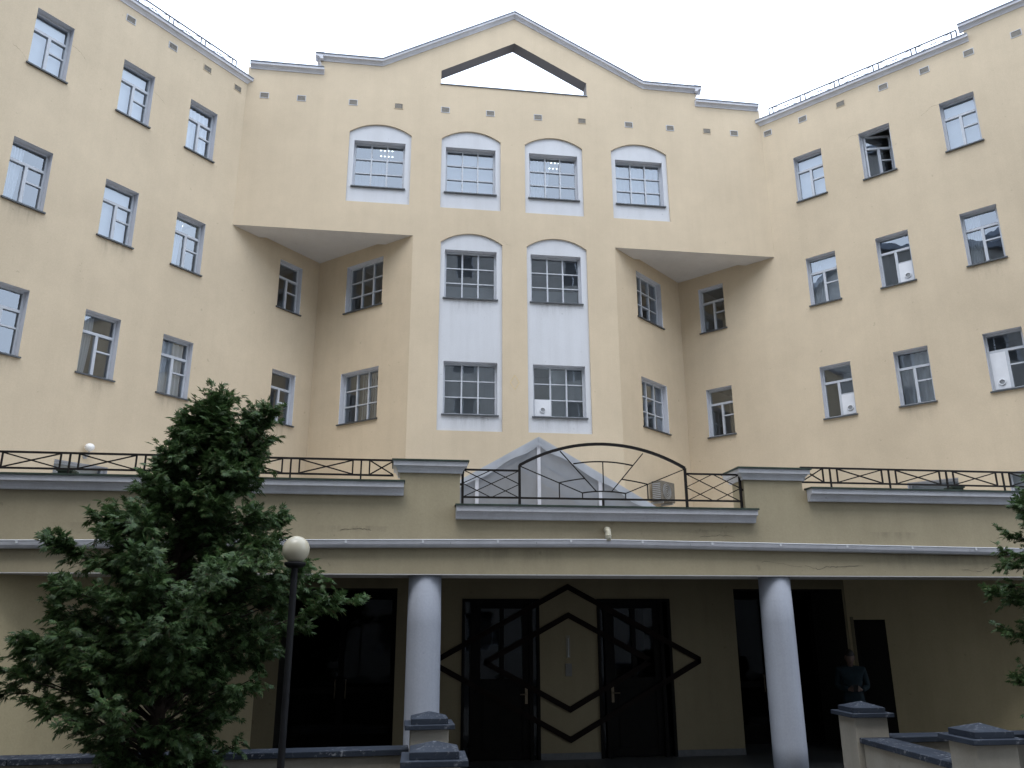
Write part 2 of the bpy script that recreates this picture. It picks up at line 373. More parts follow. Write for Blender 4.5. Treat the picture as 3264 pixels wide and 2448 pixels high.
    # the room behind
    m = MB(tf); a0, a1, b0, b1, f0, bk = s0-.22, s1+.22, zs-.45, zt+.28, o2-.06, o2-depth
    m.quad((a0, f0, b0), (a0, bk, b0), (a0, bk, b1), (a0, f0, b1)); m.quad((a1, f0, b0), (a1, bk, b0), (a1, bk, b1), (a1, f0, b1))
    m.quad((a0, bk, b0), (a1, bk, b0), (a1, bk, b1), (a0, bk, b1)); m.quad((a0, f0, b0), (a1, f0, b0), (a1, bk, b0), (a0, bk, b0)); m.quad((a0, f0, b1), (a1, f0, b1), (a1, bk, b1), (a0, bk, b1))
    m.poly([(a0, b0), (a1, b0), (a1, b1), (a0, b1)], [[(s0, zs), (s1, zs), (s1, zt), (s0, zt)]], lambda u, v: (u, f0, v)); sub(m, 'room', 'room_paint')
    oi = o2-.12
    if 'vblind' in opts: vertical_blind(tf, I0, I1, J0-.02, J1, oi, win)
    if 'vblind_right' in opts: vertical_blind(tf, I0+(I1-I0)*.36, I1, J0-.02, J1, oi, win)
    if 'vblind_low' in opts: vertical_blind(tf, I0, I0+(I1-I0)*.62, J0-.02, J0+(J1-J0)*.68, oi, win)
    if 'roller' in opts: m = MB(tf); m.quad((I0-.02, oi, J0-.03), (I1+.02, oi, J0-.03), (I1+.02, oi, J1+.03), (I0-.02, oi, J1+.03)); sub(m, 'blind', 'roller_fabric')
    if 'low_screen' in opts: m = MB(tf); m.quad((I0, oi, J0-.03), (I1, oi, J0-.03), (I1, oi, J0+(J1-J0)*.31), (I0, oi, J0+(J1-J0)*.31)); sub(m, 'screen', 'blind_fabric')
    if 'drape' in opts: drape(tf, I0, I1, J0-.02, J1, oi, win)
    if 'drape_side' in opts: drape(tf, I0, I0+(I1-I0)*.45, J0-.02, J1, oi, win, .25)
    if 'tubes' in opts:
        m = MB(tf)
        for k in range(3): m.tube([(sc-.30+.12*k, o2-.5-.32*k, b1-.03), (sc+.30+.12*k, o2-.5-.32*k, b1-.03)], .016, 6)
        sub(m, 'ceiling_lamp', 'tube_light')
    if 'spots' in opts:
        m = MB(tf)
        for i in range(4):
            for j in range(4): m.tube([(sc+.0+.11*i, o2-.35-.3*j, b1-.02), (sc+.0+.11*i, o2-.35-.3*j, b1-.012)], .017, 8)
        sub(m, 'ceiling_lamp', 'tube_light')
    if 'warm' in opts: m = MB(tf); m.tube([(s1-.12, o2-.45, b1-.10), (s1-.12, o2-.45, b1-.03)], [.06, .085], 12); sub(m, 'ceiling_lamp', 'warm_light')
    if 'strip' in opts: m = MB(tf); m.box(s0+.02, s0+.5, o2-.75, o2-.45, b1-.05, b1-.02); sub(m, 'ceiling_lamp', 'tube_light')
    return win
def stain(tf, s0, s1, z0, z1, off=.004, parent=None):
    m = MB(tf); m.quad((s0, off, z0), (s1, off, z0), (s1, off, z1), (s0, off, z1)); me = m.mesh('stain')
    uv = me.uv_layers.new(name='UVMap'); vals = {}
    for lp in me.loops:
        vi = lp.vertex_index; uv.data[lp.index].uv = ((0, 0), (1, 0), (1, 1), (0, 1))[vi]
    return link('stain', me, 'drip_stain', parent or BLD)
rect = lambda s, w, row, zt=None, zs=None: [(s-w/2, zs or ROWS[row][1]), (s+w/2, zs or ROWS[row][1]), (s+w/2, zt or ROWS[row][0]), (s-w/2, zt or ROWS[row][0])]
WW, WD, WF = .807, 1.365, 1.405
ZB = .9                                                      # walls start below the terrace
ZCOR, ZCOR2 = 14.44, 14.80                                   # wing cornice bottoms

# ---- wings
LW = [(-7.05, 1, ('roller',)), (-5.05, 1, ('roller',)), (-3.03, 1, ('roller',)), (-1.20, 1, ('drape',)),
      (-7.05, 2, ()), (-5.03, 2, ('drape_side',)), (-3.02, 2, ('roller',)), (-1.18, 2, ('tubes', 'drape_side')), (2.07, 2, ()),
      (-7.05, 3, ()), (-5.01, 3, ()), (-3.015, 3, ('drape_side',)), (-1.14, 3, ('drape',)), (2.105, 3, ())]
RW = [(7.2, 1, ('roller',)), (5.155, 1, ('roller',)), (3.105, 1, ('open',)), (1.26, 1, ('roller',)),
      (7.2, 2, ()), (5.17, 2, ('drape_side',)), (3.15, 2, ('hose_right',)), (1.28, 2, ('drape_side', 'roller')), (-2.05, 2, ('warm',)),
      (7.25, 3, ()), (5.20, 3, ('hose_left',)), (3.18, 3, ('drape',)), (1.305, 3, ('hose_right',)), (-2.04, 3, ('warm',))]
for P_, LST, sg in ((PL, LW, -1), (PR, RW, 1)):
    far = 17.0
    holes = [rect(s, WW, r) for s, r, o in LST]
    w4 = [(-3.01, 1.14), (-6.0, 1.14)] if sg < 0 else [(3.23, 1.12), (5.37, 1.12)]
    holes += [rect(s, w, 4) for s, w in w4]
    o = [(sg*far, ZB), (-sg*SCN, ZB), (-sg*SCN, ZSO), (0, ZSO), (0, ZCOR+.05), (sg*5.6, ZCOR+.05), (sg*5.6, ZCOR2+.05), (sg*far, ZCOR2+.05)]
    m = MB(); m.poly(o, holes, lambda a, b: P_((a, 0, b))); m.build('wall', 'cream_plaster', BLD)
    for s, r, opt in LST: window(P_, s, r, WW, 'T', opt)
    for s, w in w4: window(P_, s, 4, w, 'T', ('roller',))
    for s, r, opt in LST:
        if random.random() < .45 and r > 1: stain(P_, s-.42, s+.42, ROWS[r][1]-.55, ROWS[r][1]-.045)
# ---- diagonal walls of the notches
for P_, sg, c in ((PDL, -1, -1.72), (PDR, 1, 1.74)):
    m = MB(); hs = [rect(c, WD, 2), rect(c, WD, 3)]
    m.poly([(0, ZB), (sg*SDN, ZB), (sg*SDN, ZSO), (0, ZSO)], hs, lambda a, b: P_((a, 0, b))); m.build('wall', 'cream_plaster', BLD)
    window(P_, c, 2, WD, 'G', (), depth=1.4); window(P_, c, 3, WD, 'G', ('vblind_right',) if sg < 0 else (), depth=1.4)
# ---- facade
def arch(x0, x1, zb, zs, za, n=14):
    w = (x1-x0)/2; h = za-zs; R = (w*w+h*h)/(2*h); cx, cz = (x0+x1)/2, za-R; a = math.asin(w/R); pts = [(x0, zb), (x1, zb)]
    for k in range(n+1): t = a - 2*a*k/n; pts.append((cx+R*math.sin(t), cz+R*math.cos(t)))
    return pts
NICHES = [(-1.70, .01, 11.02, 13.185, 13.468, [(-.855, 0, ('vblind_low', 'spots'))]), (.855, 2.53, 11.005, 13.18, 13.468, [(1.685, 0, ('roller',))]),
          (3.225, 4.90, 11.005, 13.176, 13.46, [(4.055, 0, ('drape_side', 'spots'))]), (5.75, 7.42, 11.02, 13.19, 13.468, [(6.58, 0, ('drape',))]),
          (.895, 2.575, 4.73, 9.976, 10.26, [(1.72, 2, ('low_screen',)), (1.745, 3, ('vblind',))]), (3.25, 4.935, 4.735, 9.977, 10.262, [(4.065, 2, ('low_screen',)), (4.095, 3, ('vblind_right', 'hose_left', 'strip'))])]
ZLOW, ZFLAT, ZAPEX = 14.95, 15.40, 17.47
roof = [(XB, ZLOW+.04), (8.47, ZLOW+.04), (8.47, ZFLAT+.04), (6.82, ZFLAT+.04), (XC, ZAPEX+.04), (-.88, ZFLAT+.04), (-2.60, ZFLAT+.04), (-2.60, ZLOW+.04), (XA, ZLOW+.04)]
TRI = [(.80, 14.955), (5.09, 14.955), (5.09, 15.42), (XC, 16.60), (.80, 15.42)]
outer = [(XNL, ZB), (XNR, ZB), (XNR, ZSO), (XB, ZSO)] + roof + [(XA, ZSO), (XNL, ZSO)]
ARCHDOOR = arch(2.2, 3.7, ZB+.05, 2.45, 2.95)
m = MB(); m.poly(outer, [arch(*n[:5]) for n in NICHES] + [TRI, ARCHDOOR], lambda a, b: PF((a, 0, b))); m.build('wall', 'cream_plaster', BLD)
m = MB()                                                     # back and edges of the free standing gable
bk = [(XB, 14.3)] + roof + [(XA, 14.3)]
m.poly(bk, [TRI], lambda a, b: PF((a, -.4, b)))
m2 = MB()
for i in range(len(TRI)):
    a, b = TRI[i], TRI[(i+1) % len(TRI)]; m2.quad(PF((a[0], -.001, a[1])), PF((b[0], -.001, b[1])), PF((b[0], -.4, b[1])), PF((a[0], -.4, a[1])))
m2.build('opening_reveal', 'opening_shade', BLD)  # inner faces darkened by colour to paint in their shade
for lp in (bk,):
    for i in range(len(lp)):
        a, b = lp[i], lp[(i+1) % len(lp)]; m.quad(PF((a[0], 0, a[1])), PF((b[0], 0, b[1])), PF((b[0], -.4, b[1])), PF((a[0], -.4, a[1])))
m.build('gable_parapet', 'cream_plaster', BLD)
m = MB(PF); m.box(.78, 5.11, -.42, .03, 14.957, 14.975); m.build('metal_cap', 'slate_cap', BLD)
for (x0, x1, zb, zs, za, wins) in NICHES:
    a = arch(x0, x1, zb, zs, za); D = -.05; m = MB(PF)
    m.poly(a, [rect(s, WF, r) for s, r, o in wins], lambda u, v: (u, D, v)); m.build('niche_panel', 'white_plaster', BLD)
    m = MB(PF)
    for i in range(len(a)):
        p, q = a[i], a[(i+1) % len(a)]; m.quad((p[0], 0, p[1]), (q[0], 0, q[1]), (q[0], D, q[1]), (p[0], D, p[1]))
    m.build('niche_edge', 'cream_plaster', BLD)
    for s, r, o in wins:
        window(PF, s, r, WF, 'G', o, base=D)
        if r > 1: stain(PF, s-.68, s+.68, ROWS[r][1]-.5, ROWS[r][1]-.045, D+.004)
m = MB(PF); m.poly(ARCHDOOR, [], lambda u, v: (u, -.25, v))
for i in range(len(ARCHDOOR)):
    p, q = ARCHDOOR[i], ARCHDOOR[(i+1) % len(ARCHDOOR)]; m.quad((p[0], 0, p[1]), (q[0], 0, q[1]), (q[0], -.25, q[1]), (p[0], -.25, p[1]))
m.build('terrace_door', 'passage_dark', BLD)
# ---- soffits of the two overhangs
for sg in (-1, 1):
    o = XA if sg < 0 else XB; n = XNL if sg < 0 else XNR
    cx = XA+SCN*sa if sg < 0 else XB-SCN*sa; cyv = 20+SCN*ca; k = .66/(cyv-20)
    o2, n2 = o+(cx-o)*k, n+(cx-n)*k; z0, z1 = ZSO, ZSO+.09; m = MB()
    m.add([(o, 20, Zw(z0)), (n, 20, Zw(z0)), (n2, 20.66, Zw(z0)), (o2, 20.66, Zw(z0))], [(0, 1, 2, 3)])
    m.add([(o2, 20.66, Zw(z0)), (n2, 20.66, Zw(z0)), (n2, 20.66, Zw(z1)), (o2, 20.66, Zw(z1))], [(0, 1, 2, 3)])
    m.add([(o2, 20.66, Zw(z1)), (n2, 20.66, Zw(z1)), (cx, cyv, Zw(z1))], [(0, 1, 2)])
    m.build('soffit', 'soffit_plaster', BLD)
    m = MB()                                                 # short upstands that close the recess
    for q in (o2, n2): m.quad((q, 20.66, Zw(z0)), (cx, cyv, Zw(z0)), (cx, cyv, Zw(z1)), (q, 20.66, Zw(z1)))
    m.build('wall', 'cream_plaster', BLD)
# ---- cornices
def sweep(tf, path, prof, name, mat, parent, caps=True):
    m = MB(tf); n = len(prof); vs = []; fs = []
    for s, z in path: vs += [(s, o, z+d) for o, d in prof]
    for i in range(len(path)-1):
        for k in range(n): fs.append((i*n+k, i*n+(k+1) % n, (i+1)*n+(k+1) % n, (i+1)*n+k))
    if caps: fs += [tuple(range(n)), tuple(range((len(path)-1)*n, len(path)*n))]
    m.add(vs, fs); return m.build(name, mat, parent)
CP = [(-.05, -.01), (.018, -.01), (.022, .012), (.04, .034), (.062, .056), (.072, .072), (.118, .080), (.124, .084), (.128, .157), (-.05, .157)]
CM = [(-.08, .159), (.138, .159), (.146, .152), (.15, .154), (.15, .174), (-.08, .186)]
for tf, path in ((PF, [(XA+.05, ZLOW), (-2.50, ZLOW)]), (PF, [(-2.76, ZFLAT), (-.88, ZFLAT), (XC, ZAPEX), (6.82, ZFLAT), (8.62, ZFLAT)]), (PF, [(8.42, ZLOW), (XB-.05, ZLOW)]),
                 (PL, [(-5.55, ZCOR), (.10, ZCOR)]), (PR, [(-.10, ZCOR), (5.68, ZCOR)]), (PL, [(-17, ZCOR2), (-5.47, ZCOR2)]), (PR, [(5.5, ZCOR2), (17, ZCOR2)])):
    sweep(tf, path, CP, 'cornice', 'cornice_paint', BLD); sweep(tf, path, CM, 'metal_cap', 'slate_cap', BLD)
for x, sg in ((-2.60, -1), (8.47, 1)):                       # cornice returns at the ends of the raised gable
    PE = Plane(x, 20, 0, 1); PE.nx, PE.ny = sg, 0
    sweep(PE, [(-.128, ZFLAT), (.4, ZFLAT)], CP, 'cornice', 'cornice_paint', BLD); sweep(PE, [(-.15, ZFLAT+.002), (.42, ZFLAT+.002)], CM, 'metal_cap', 'slate_cap', BLD)
# ---- vent grilles
def vent(tf, s):
    m = MB(tf); w, h = .108, .078
    m.box(s-w-.014, s+w+.014, 0, .012, ZV-h-.014, ZV-h); m.box(s-w-.014, s+w+.014, 0, .012, ZV+h, ZV+h+.014); m.box(s-w-.014, s-w, 0, .012, ZV-h, ZV+h); m.box(s+w, s+w+.014, 0, .012, ZV-h, ZV+h)
    v = m.build('vent_grille', 'cream_plaster' if random.random() < .3 else 'white_plaster', BLD); m = MB(tf)
    for k in range(6):
        z = ZV-h+.013+k*.0262; m.add([(s-w, .003, z+.014), (s+w, .003, z+.014), (s+w, .011, z), (s-w, .011, z)], [(0, 1, 2, 3)])
    m.build('louvre', 'vent_metal', v)
    m = MB(tf); m.quad((s-w, .002, ZV-h), (s+w, .002, ZV-h), (s+w, .002, ZV+h), (s-w, .002, ZV+h)); m.build('vent_back', 'vent_dark', v)
for s in (-6.8, -5.7, -4.55, -3.43, -2.28, -1.25, -.28): vent(PL, s)
for s in (-4.07, -3.07, -1.65, -.38, .94, 2.23, 3.62, 4.92, 6.33, 7.59, 8.73, 9.58): vent(PF, s)
for s in (.2, 1.26, 2.35, 3.51, 4.56, 5.62, 6.69): vent(PR, s)
# ---- hairline cracks and marks
def crack(tf, pts, w=.006, off=.003, parent=None):
    m = MB(tf); P2 = []
    for i in range(len(pts)-1):
        (a, b), (c, d) = pts[i], pts[i+1]; n = 5
        for k in range(n): P2.append((a+(c-a)*k/n+random.uniform(-.012, .012), b+(d-b)*k/n+random.uniform(-.012, .012)))
    P2.append(pts[-1])
    for i in range(len(P2)-1):
        (a, b), (c, d) = P2[i], P2[i+1]; w1 = w*random.uniform(.2, .6)
        m.quad((a, off, b-w1), (c, off, d-w1), (c, off, d+w1), (a, off, b+w1))
    m.build('crack', 'crack_dark', parent or BLD)
crack(PL, [(-4.63, 12.55), (-4.45, 12.5), (-4.3, 12.36)], .005); crack(PL, [(-5.48, 11.6), (-5.62, 11.74), (-5.8, 11.8)], .005); crack(PL, [(-2.63, 12.6), (-2.45, 12.52), (-2.3, 12.42)], .004)
crack(PR, [(4.75, 12.97), (4.58, 12.98), (4.42, 12.88), (4.3, 12.84)], .005); crack(PR, [(2.7, 12.97), (2.5, 12.99), (2.35, 12.9)], .004)
crack(PF, [(8.5, 14.9), (8.51, 13.9), (8.52, 12.9)], .004); crack(PF, [(2.62, 10.1), (2.72, 9.98), (2.8, 9.99)], .004)
m = MB(PF)                                                   # faint lozenge left on the plaster between the niches
for a, b in (((2.90, 6.26), (3.02, 6.06)), ((3.02, 6.06), (2.90, 5.86)), ((2.90, 5.86), (2.78, 6.06)), ((2.78, 6.06), (2.90, 6.26))):
    d = .012; m.quad((a[0]-d, .003, a[1]), (a[0]+d, .003, a[1]), (b[0]+d, .003, b[1]), (b[0]-d, .003, b[1]))
simple('faint_mark', (.60, .47, .28), .95, .1, 0, .15, 12); m.build('mark', 'faint_mark', BLD)
# ---- roofs behind the parapets
m = MB(); a = PL((0, 0, 14.3)); b = PL((-17, 0, 14.3)); c = PL((-17, -12, 14.3)); d = PL((9, -12, 14.3)); e = PR((0, 0, 14.3)); f2 = PR((17, 0, 14.3)); g2 = PR((17, -12, 14.3)); h2 = PR((-9, -12, 14.3))
m.add([b, a, d, c], [(0, 1, 2, 3)]); m.add([e, f2, g2, h2], [(0, 1, 2, 3)])
m.add([(XA, 20.4, a[2]), (XB, 20.4, a[2]), h2, d], [(0, 1, 2, 3)]); m.build('roof', 'tar_roof', BLD)

# ------------------------------------------------------------------ railings
def x_panel(root, tf, s0, s1, z0, z1, off, w):
    for p, q in (((s0, z0), (s1, z1)), ((s0, z1), (s1, z0))):
        m = MB(); m.bar(tf((p[0], off, p[1])), tf((q[0], off, q[1])), w, w); m.build('brace', IRON, root)
def bar(root, name, tf, p, q, off, w, h=None):
    m = MB(); m.bar(tf((p[0], off, p[1])), tf((q[0], off, q[1])), w, h or w); m.build(name, IRON, root)
IRON = 'roof_iron'
for tf, groups, label in ((PL, [(-5.4, -5.27), (-4.43, -4.30), (-3.46, -3.33), (-2.5, -2.37), (-1.55, -1.42), (-.56, -.43)], 'low dark railing with crossed bars along the left wing roof edge'),
                          (PR, [(.32, .44), (1.28, 1.42), (2.27, 2.40), (3.34, 3.48), (4.33, 4.45), (5.32, 5.44)], 'low dark railing with crossed bars along the right wing roof edge')):
    root = thing('roof_railing', tf((groups[2][0], .03, 14.62)), label, 'railing'); zt, zb, of = 14.885, 14.60, .03
    bar(root, 'rail', tf, (groups[0][0], zt), (groups[-1][1], zt), of, .028)
    for a, b in groups:
        for s in (a, b): bar(root, 'post', tf, (s, zb), (s, zt), of, .026)
    for i in range(len(groups)-1): x_panel(root, tf, groups[i][1], groups[i+1][0], zb+.06, zt-.01, of, .013)
IRON = 'iron_paint'

# ------------------------------------------------------------------ entrance block
YP, YD = 11.25, 14.1
PP = Plane(0, YP, 1, 0); PD = Plane(0, YD, 1, 0)
ENT = thing('entrance_block', (XC, YP, 0), 'low yellow entrance block with two white columns and a roof terrace parapet', 'building')
ZBM, ZCE, FLOOR = .668, .79, -2.095
XL0, XR0 = -13.0, 19.0
outl = [(XL0, ZBM), (XR0, ZBM), (XR0, 1.90), (5.937, 1.90), (5.937, 2.20), (5.026, 2.20), (5.026, 1.58), (.85, 1.58), (.85, 2.20), (.016, 2.20), (.016, 1.88), (XL0, 1.88)]
m = MB(PP); m.poly(outl, [], lambda a, b: (a, 0, b)); m.poly(outl, [], lambda a, b: (a, -.42, b))
for i in range(1, len(outl)):
    p, q = outl[i], outl[(i+1) % len(outl)]; m.quad((p[0], 0, p[1]), (q[0], 0, q[1]), (q[0], -.42, q[1]), (p[0], -.42, p[1]))
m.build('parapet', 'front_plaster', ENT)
m = MB(PP); m.box(XL0, XR0, -.80, -.001, ZBM-.012, ZBM+.6); m.build('beam', 'soffit_plaster', ENT)
m = MB(PP); m.box(XL0, XR0, -11.5, -.43, ZCE, .98); m.build('terrace_slab', 'ceiling_paint', ENT); m = MB(PP); m.quad((XL0, -.43, .985), (XR0, -.43, .985), (XR0, -11.5, .985), (XL0, -11.5, .985)); m.build('bounce_sheet', 'bounce_pale', ENT)  # pale top sheet added out of sight to bounce light onto the facade
PPf = [(-.03, -.008), (.066, -.008), (.074, .022), (.088, .05), (.104, .072), (.110, .082), (.150, .087), (.157, .092), (.163, .165), (-.03, .165)]
PG = [(-.05, .167), (.172, .167), (.178, .160), (.184, .162), (.184, .186), (-.05, .192)]
for path in ([(XL0, 1.722), (.072, 1.722)], [(6.0, 1.742), (XR0, 1.742)], [(.795, 1.413), (5.135, 1.413)]):
    sweep(PP, path, PPf, 'cornice', 'cornice_paint', ENT); sweep(PP, [(path[0][0]-.015, path[0][1]), (path[1][0]+.015, path[1][1])], PG, 'metal_cap', 'green_cap', ENT)
def ring(x0, x1, y0, y1, prof, name, mat, z):               # moulding round a rectangular pillar
    m = MB(); n = len(prof); vs = []; fs = []
    for sx, sy in ((0, 0), (1, 0), (1, 1), (0, 1)):
        for o, d in prof: vs.append(((x1+o) if sx else (x0-o), (y1+o) if sy else (y0-o), Zw(z+d)))
    for i in range(4):
        for k in range(n): j = (i+1) % 4; fs.append((i*n+k, i*n+(k+1) % n, j*n+(k+1) % n, j*n+k))
    m.add(vs, fs); return m
for x0, x1 in ((.016, .85), (5.026, 5.937)):
    pr = [(0, -.005), (.03, -.005), (.034, .02), (.045, .045), (.06, .066), (.066, .078), (.092, .084), (.1, .148), (0, .15)]
    ring(x0, x1, YP, YP+.43, pr, 'x', '', 2.045).build('cornice', 'cornice_paint', ENT)
    m = ring(x0, x1, YP, YP+.43, [(0, .152), (.108, .152), (.114, .146), (.118, .150), (.118, .172), (0, .19)], 'x', '', 2.045)
    m.box(x0, x1, YP, YP+.43, Zw(2.20), Zw(2.234)); m.build('metal_cap', 'green_cap', ENT)
# gutter, its clips, the spout above it
gp = [(XL0, .955), (2.75, 1.128), (XR0, .955)]
GPROF = [(.012, .0), (.012, -.05), (.03, -.078), (.06, -.088), (.09, -.078), (.108, -.05), (.112, .0), (.118, .004), (.118, -.012), (.112, -.05), (.094, -.084), (.06, -.095), (.024, -.084), (.004, -.05), (.004, .0)]
gut = sweep(PP, gp, GPROF, 'gutter', 'gutter_metal', ENT); sweep(PP, gp, [(.110, .003), (.124, .003), (.126, .010), (.120, .016), (.110, .012)], 'lit_lip', 'white_panel', gut)  # rim coloured paler than the trough, painting in the sky it catches
for k in range(-9, 17):
    x = k*1.02+.35; z = 1.128 - (2.75-x)*(.173/15.75) if x < 2.75 else 1.128 - (x-2.75)*(.173/16.25)
    m = MB(PP); m.box(x-.014, x+.014, .001, .124, z-.004, z+.012); m.box(x-.014, x+.014, .116, .124, z-.03, z-.004); m.build('gutter_clip', 'white_panel', ENT)
for x, L in ((-6.1, 0), (-3.0, 0), (.72, 0), (1.9, 0), (4.1, 0), (6.3, 0), (8.4, 0)):
    z = 1.128 - abs(2.75-x)*.0108; m = MB(PP); m.quad((x, .1195, z-.02), (x+.012, .1195, z-.02), (x+.012, .117, z-.05), (x, .117, z-.05)); m.build('gutter_joint', 'grey_plastic', ENT)
m = MB(PP); c = 2.925
m.tube([(c, -.05, 1.285), (c, .03, 1.285), (c, .07, 1.272), (c, .092, 1.24), (c, .097, 1.20), (c, .097, 1.125)], .042, 14)
m.tube([(c, .097, 1.205), (c, .097, 1.19)], .047, 14); m.tube([(c, .06, 1.278), (c, .075, 1.268)], .047, 14); m.build('spout_pipe', 'pipe_plastic', ENT, smooth=True)
# columns
for x in (.408, 5.474):
    m = MB(); n = 40; m.lathe([(.232, Zw(FLOOR)), (.232, Zw(-1.6)), (.228, Zw(0)), (.222, Zw(ZBM)-.011)], (x, 11.5, 0), n); m.build('column', 'column_paint', ENT, smooth=True)
    m = MB(); m.lathe([(.243, Zw(FLOOR)), (.243, Zw(FLOOR)+.09), (.236, Zw(FLOOR)+.10)], (x, 11.5, 0), 40); m.build('column_base', 'skirting_stone', ENT)
# door wall with side openings
DW = [(-2.15, FLOOR), (8.03, FLOOR), (8.03, ZCE), (-2.15, ZCE)]
OPN = [[(-1.80, FLOOR+.001), (.045, FLOOR+.001), (.045, .60), (-1.80, .60)], [(5.93, FLOOR+.001), (7.98, FLOOR+.001), (7.98, .60), (5.93, .60)]]
DOORS = [(1.133, 2.44), (3.445, 4.742)]; DT = .43
hol = OPN + [[(a, FLOOR+.001), (b, FLOOR+.001), (b, DT), (a, DT)] for a, b in DOORS]
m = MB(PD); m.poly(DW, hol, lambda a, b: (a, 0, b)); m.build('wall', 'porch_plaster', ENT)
for x0, x1 in ((.045, 1.133), (2.44, 3.445), (4.742, 5.93)):
    m = MB(PD); m.box(x0, x1, -.02, .018, FLOOR, FLOOR+.098); m.build('skirting', 'skirting_stone', ENT)
for o in OPN:                                                # passages beside the doors
    x0, x1 = o[0][0], o[1][0]; m = MB(PD); z0, z1, d = FLOOR, .60, -5.0
    m.quad((x0, 0, z0), (x0, d, z0), (x0, d, z1), (x0, 0, z1)); m.quad((x1, 0, z0), (x1, d, z0), (x1, d, z1), (x1, 0, z1)); m.quad((x0, d, z0), (x1, d, z0), (x1, d, z1), (x0, d, z1)); m.quad((x0, 0, z1), (x1, 0, z1), (x1, d, z1), (x0, d, z1))
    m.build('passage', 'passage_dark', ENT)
    xm = (x0+x1)/2; m = MB(PD); q = -1.15
    for a, b in ((x0+.001, x0+.08), (xm-.05, xm+.05), (x1-.08, x1-.001)): m.box(a, b, q-.05, q, FLOOR, .599)
    m.box(x0+.08, x1-.08, q-.045, q-.005, .45, .598); m.box(x0+.08, x1-.08, q-.045, q-.005, FLOOR, FLOOR+.32); m.box(x0+.08, x1-.08, q-.045, q-.005, -1.12, -1.02)
    idr = m.build('inner_door', 'door_wood', ENT)
    for a, b in ((x0+.08, xm-.05), (xm+.05, x1-.08)):
        for z2, z3 in ((FLOOR+.32, -1.12), (-1.02, .45)): m = MB(PD); m.quad((a, q-.025, z2), (b, q-.025, z2), (b, q-.025, z3), (a, q-.025, z3)); link('pane', m.mesh('pane', False), 'dim_glass', idr)
    for sx in (-.09, .09): m = MB(PD); m.tube([(xm+sx, q+.002, -1.2), (xm+sx, q+.05, -1.2), (xm+sx, q+.05, -.9), (xm+sx, q+.002, -.9)], .012, 8); m.build('handle', 'brass', idr)
def splay(sg):
    p0 = (8.03, YD) if sg > 0 else (2*XC-8.03, YD); p1 = (11.1, 11.32) if sg > 0 else (2*XC-11.1, 11.32); L = math.hypot(p1[0]-p0[0], p1[1]-p0[1])
    pl = Plane(p0[0], p0[1], (p1[0]-p0[0])/L, (p1[1]-p0[1])/L); m = MB(pl)
    dr = [(.10, FLOOR+.001), (.62, FLOOR+.001), (.62, .07), (.10, .07)]
    m.poly([(0, FLOOR), (L, FLOOR), (L, ZCE), (0, ZCE)], [dr] if sg > 0 else [], lambda a, b: (a, 0, b)); m.build('wall', 'side_plaster', ENT)
    if sg > 0:
        m = MB(pl)
        m.quad((.10, -.35, FLOOR), (.62, -.35, FLOOR), (.62, -.35, .07), (.10, -.35, .07))
        for s in (.10, .62): m.quad((s, 0, FLOOR), (s, -.35, FLOOR), (s, -.35, .07), (s, 0, .07))
        m.quad((.10, 0, .07), (.62, 0, .07), (.62, -.35, .07), (.10, -.35, .07)); m.build('side_doorway', 'passage_dark', ENT)
        m = MB(pl); m.box(.045, .098, -.05, .02, FLOOR, .12); m.build('door_trim', 'porch_plaster', ENT)
    m = MB(); e = 19 if sg > 0 else -13
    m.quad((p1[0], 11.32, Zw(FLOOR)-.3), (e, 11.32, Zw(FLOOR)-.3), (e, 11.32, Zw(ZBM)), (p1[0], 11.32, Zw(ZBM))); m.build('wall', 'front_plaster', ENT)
    return pl
SPR = splay(1); SPL = splay(-1)
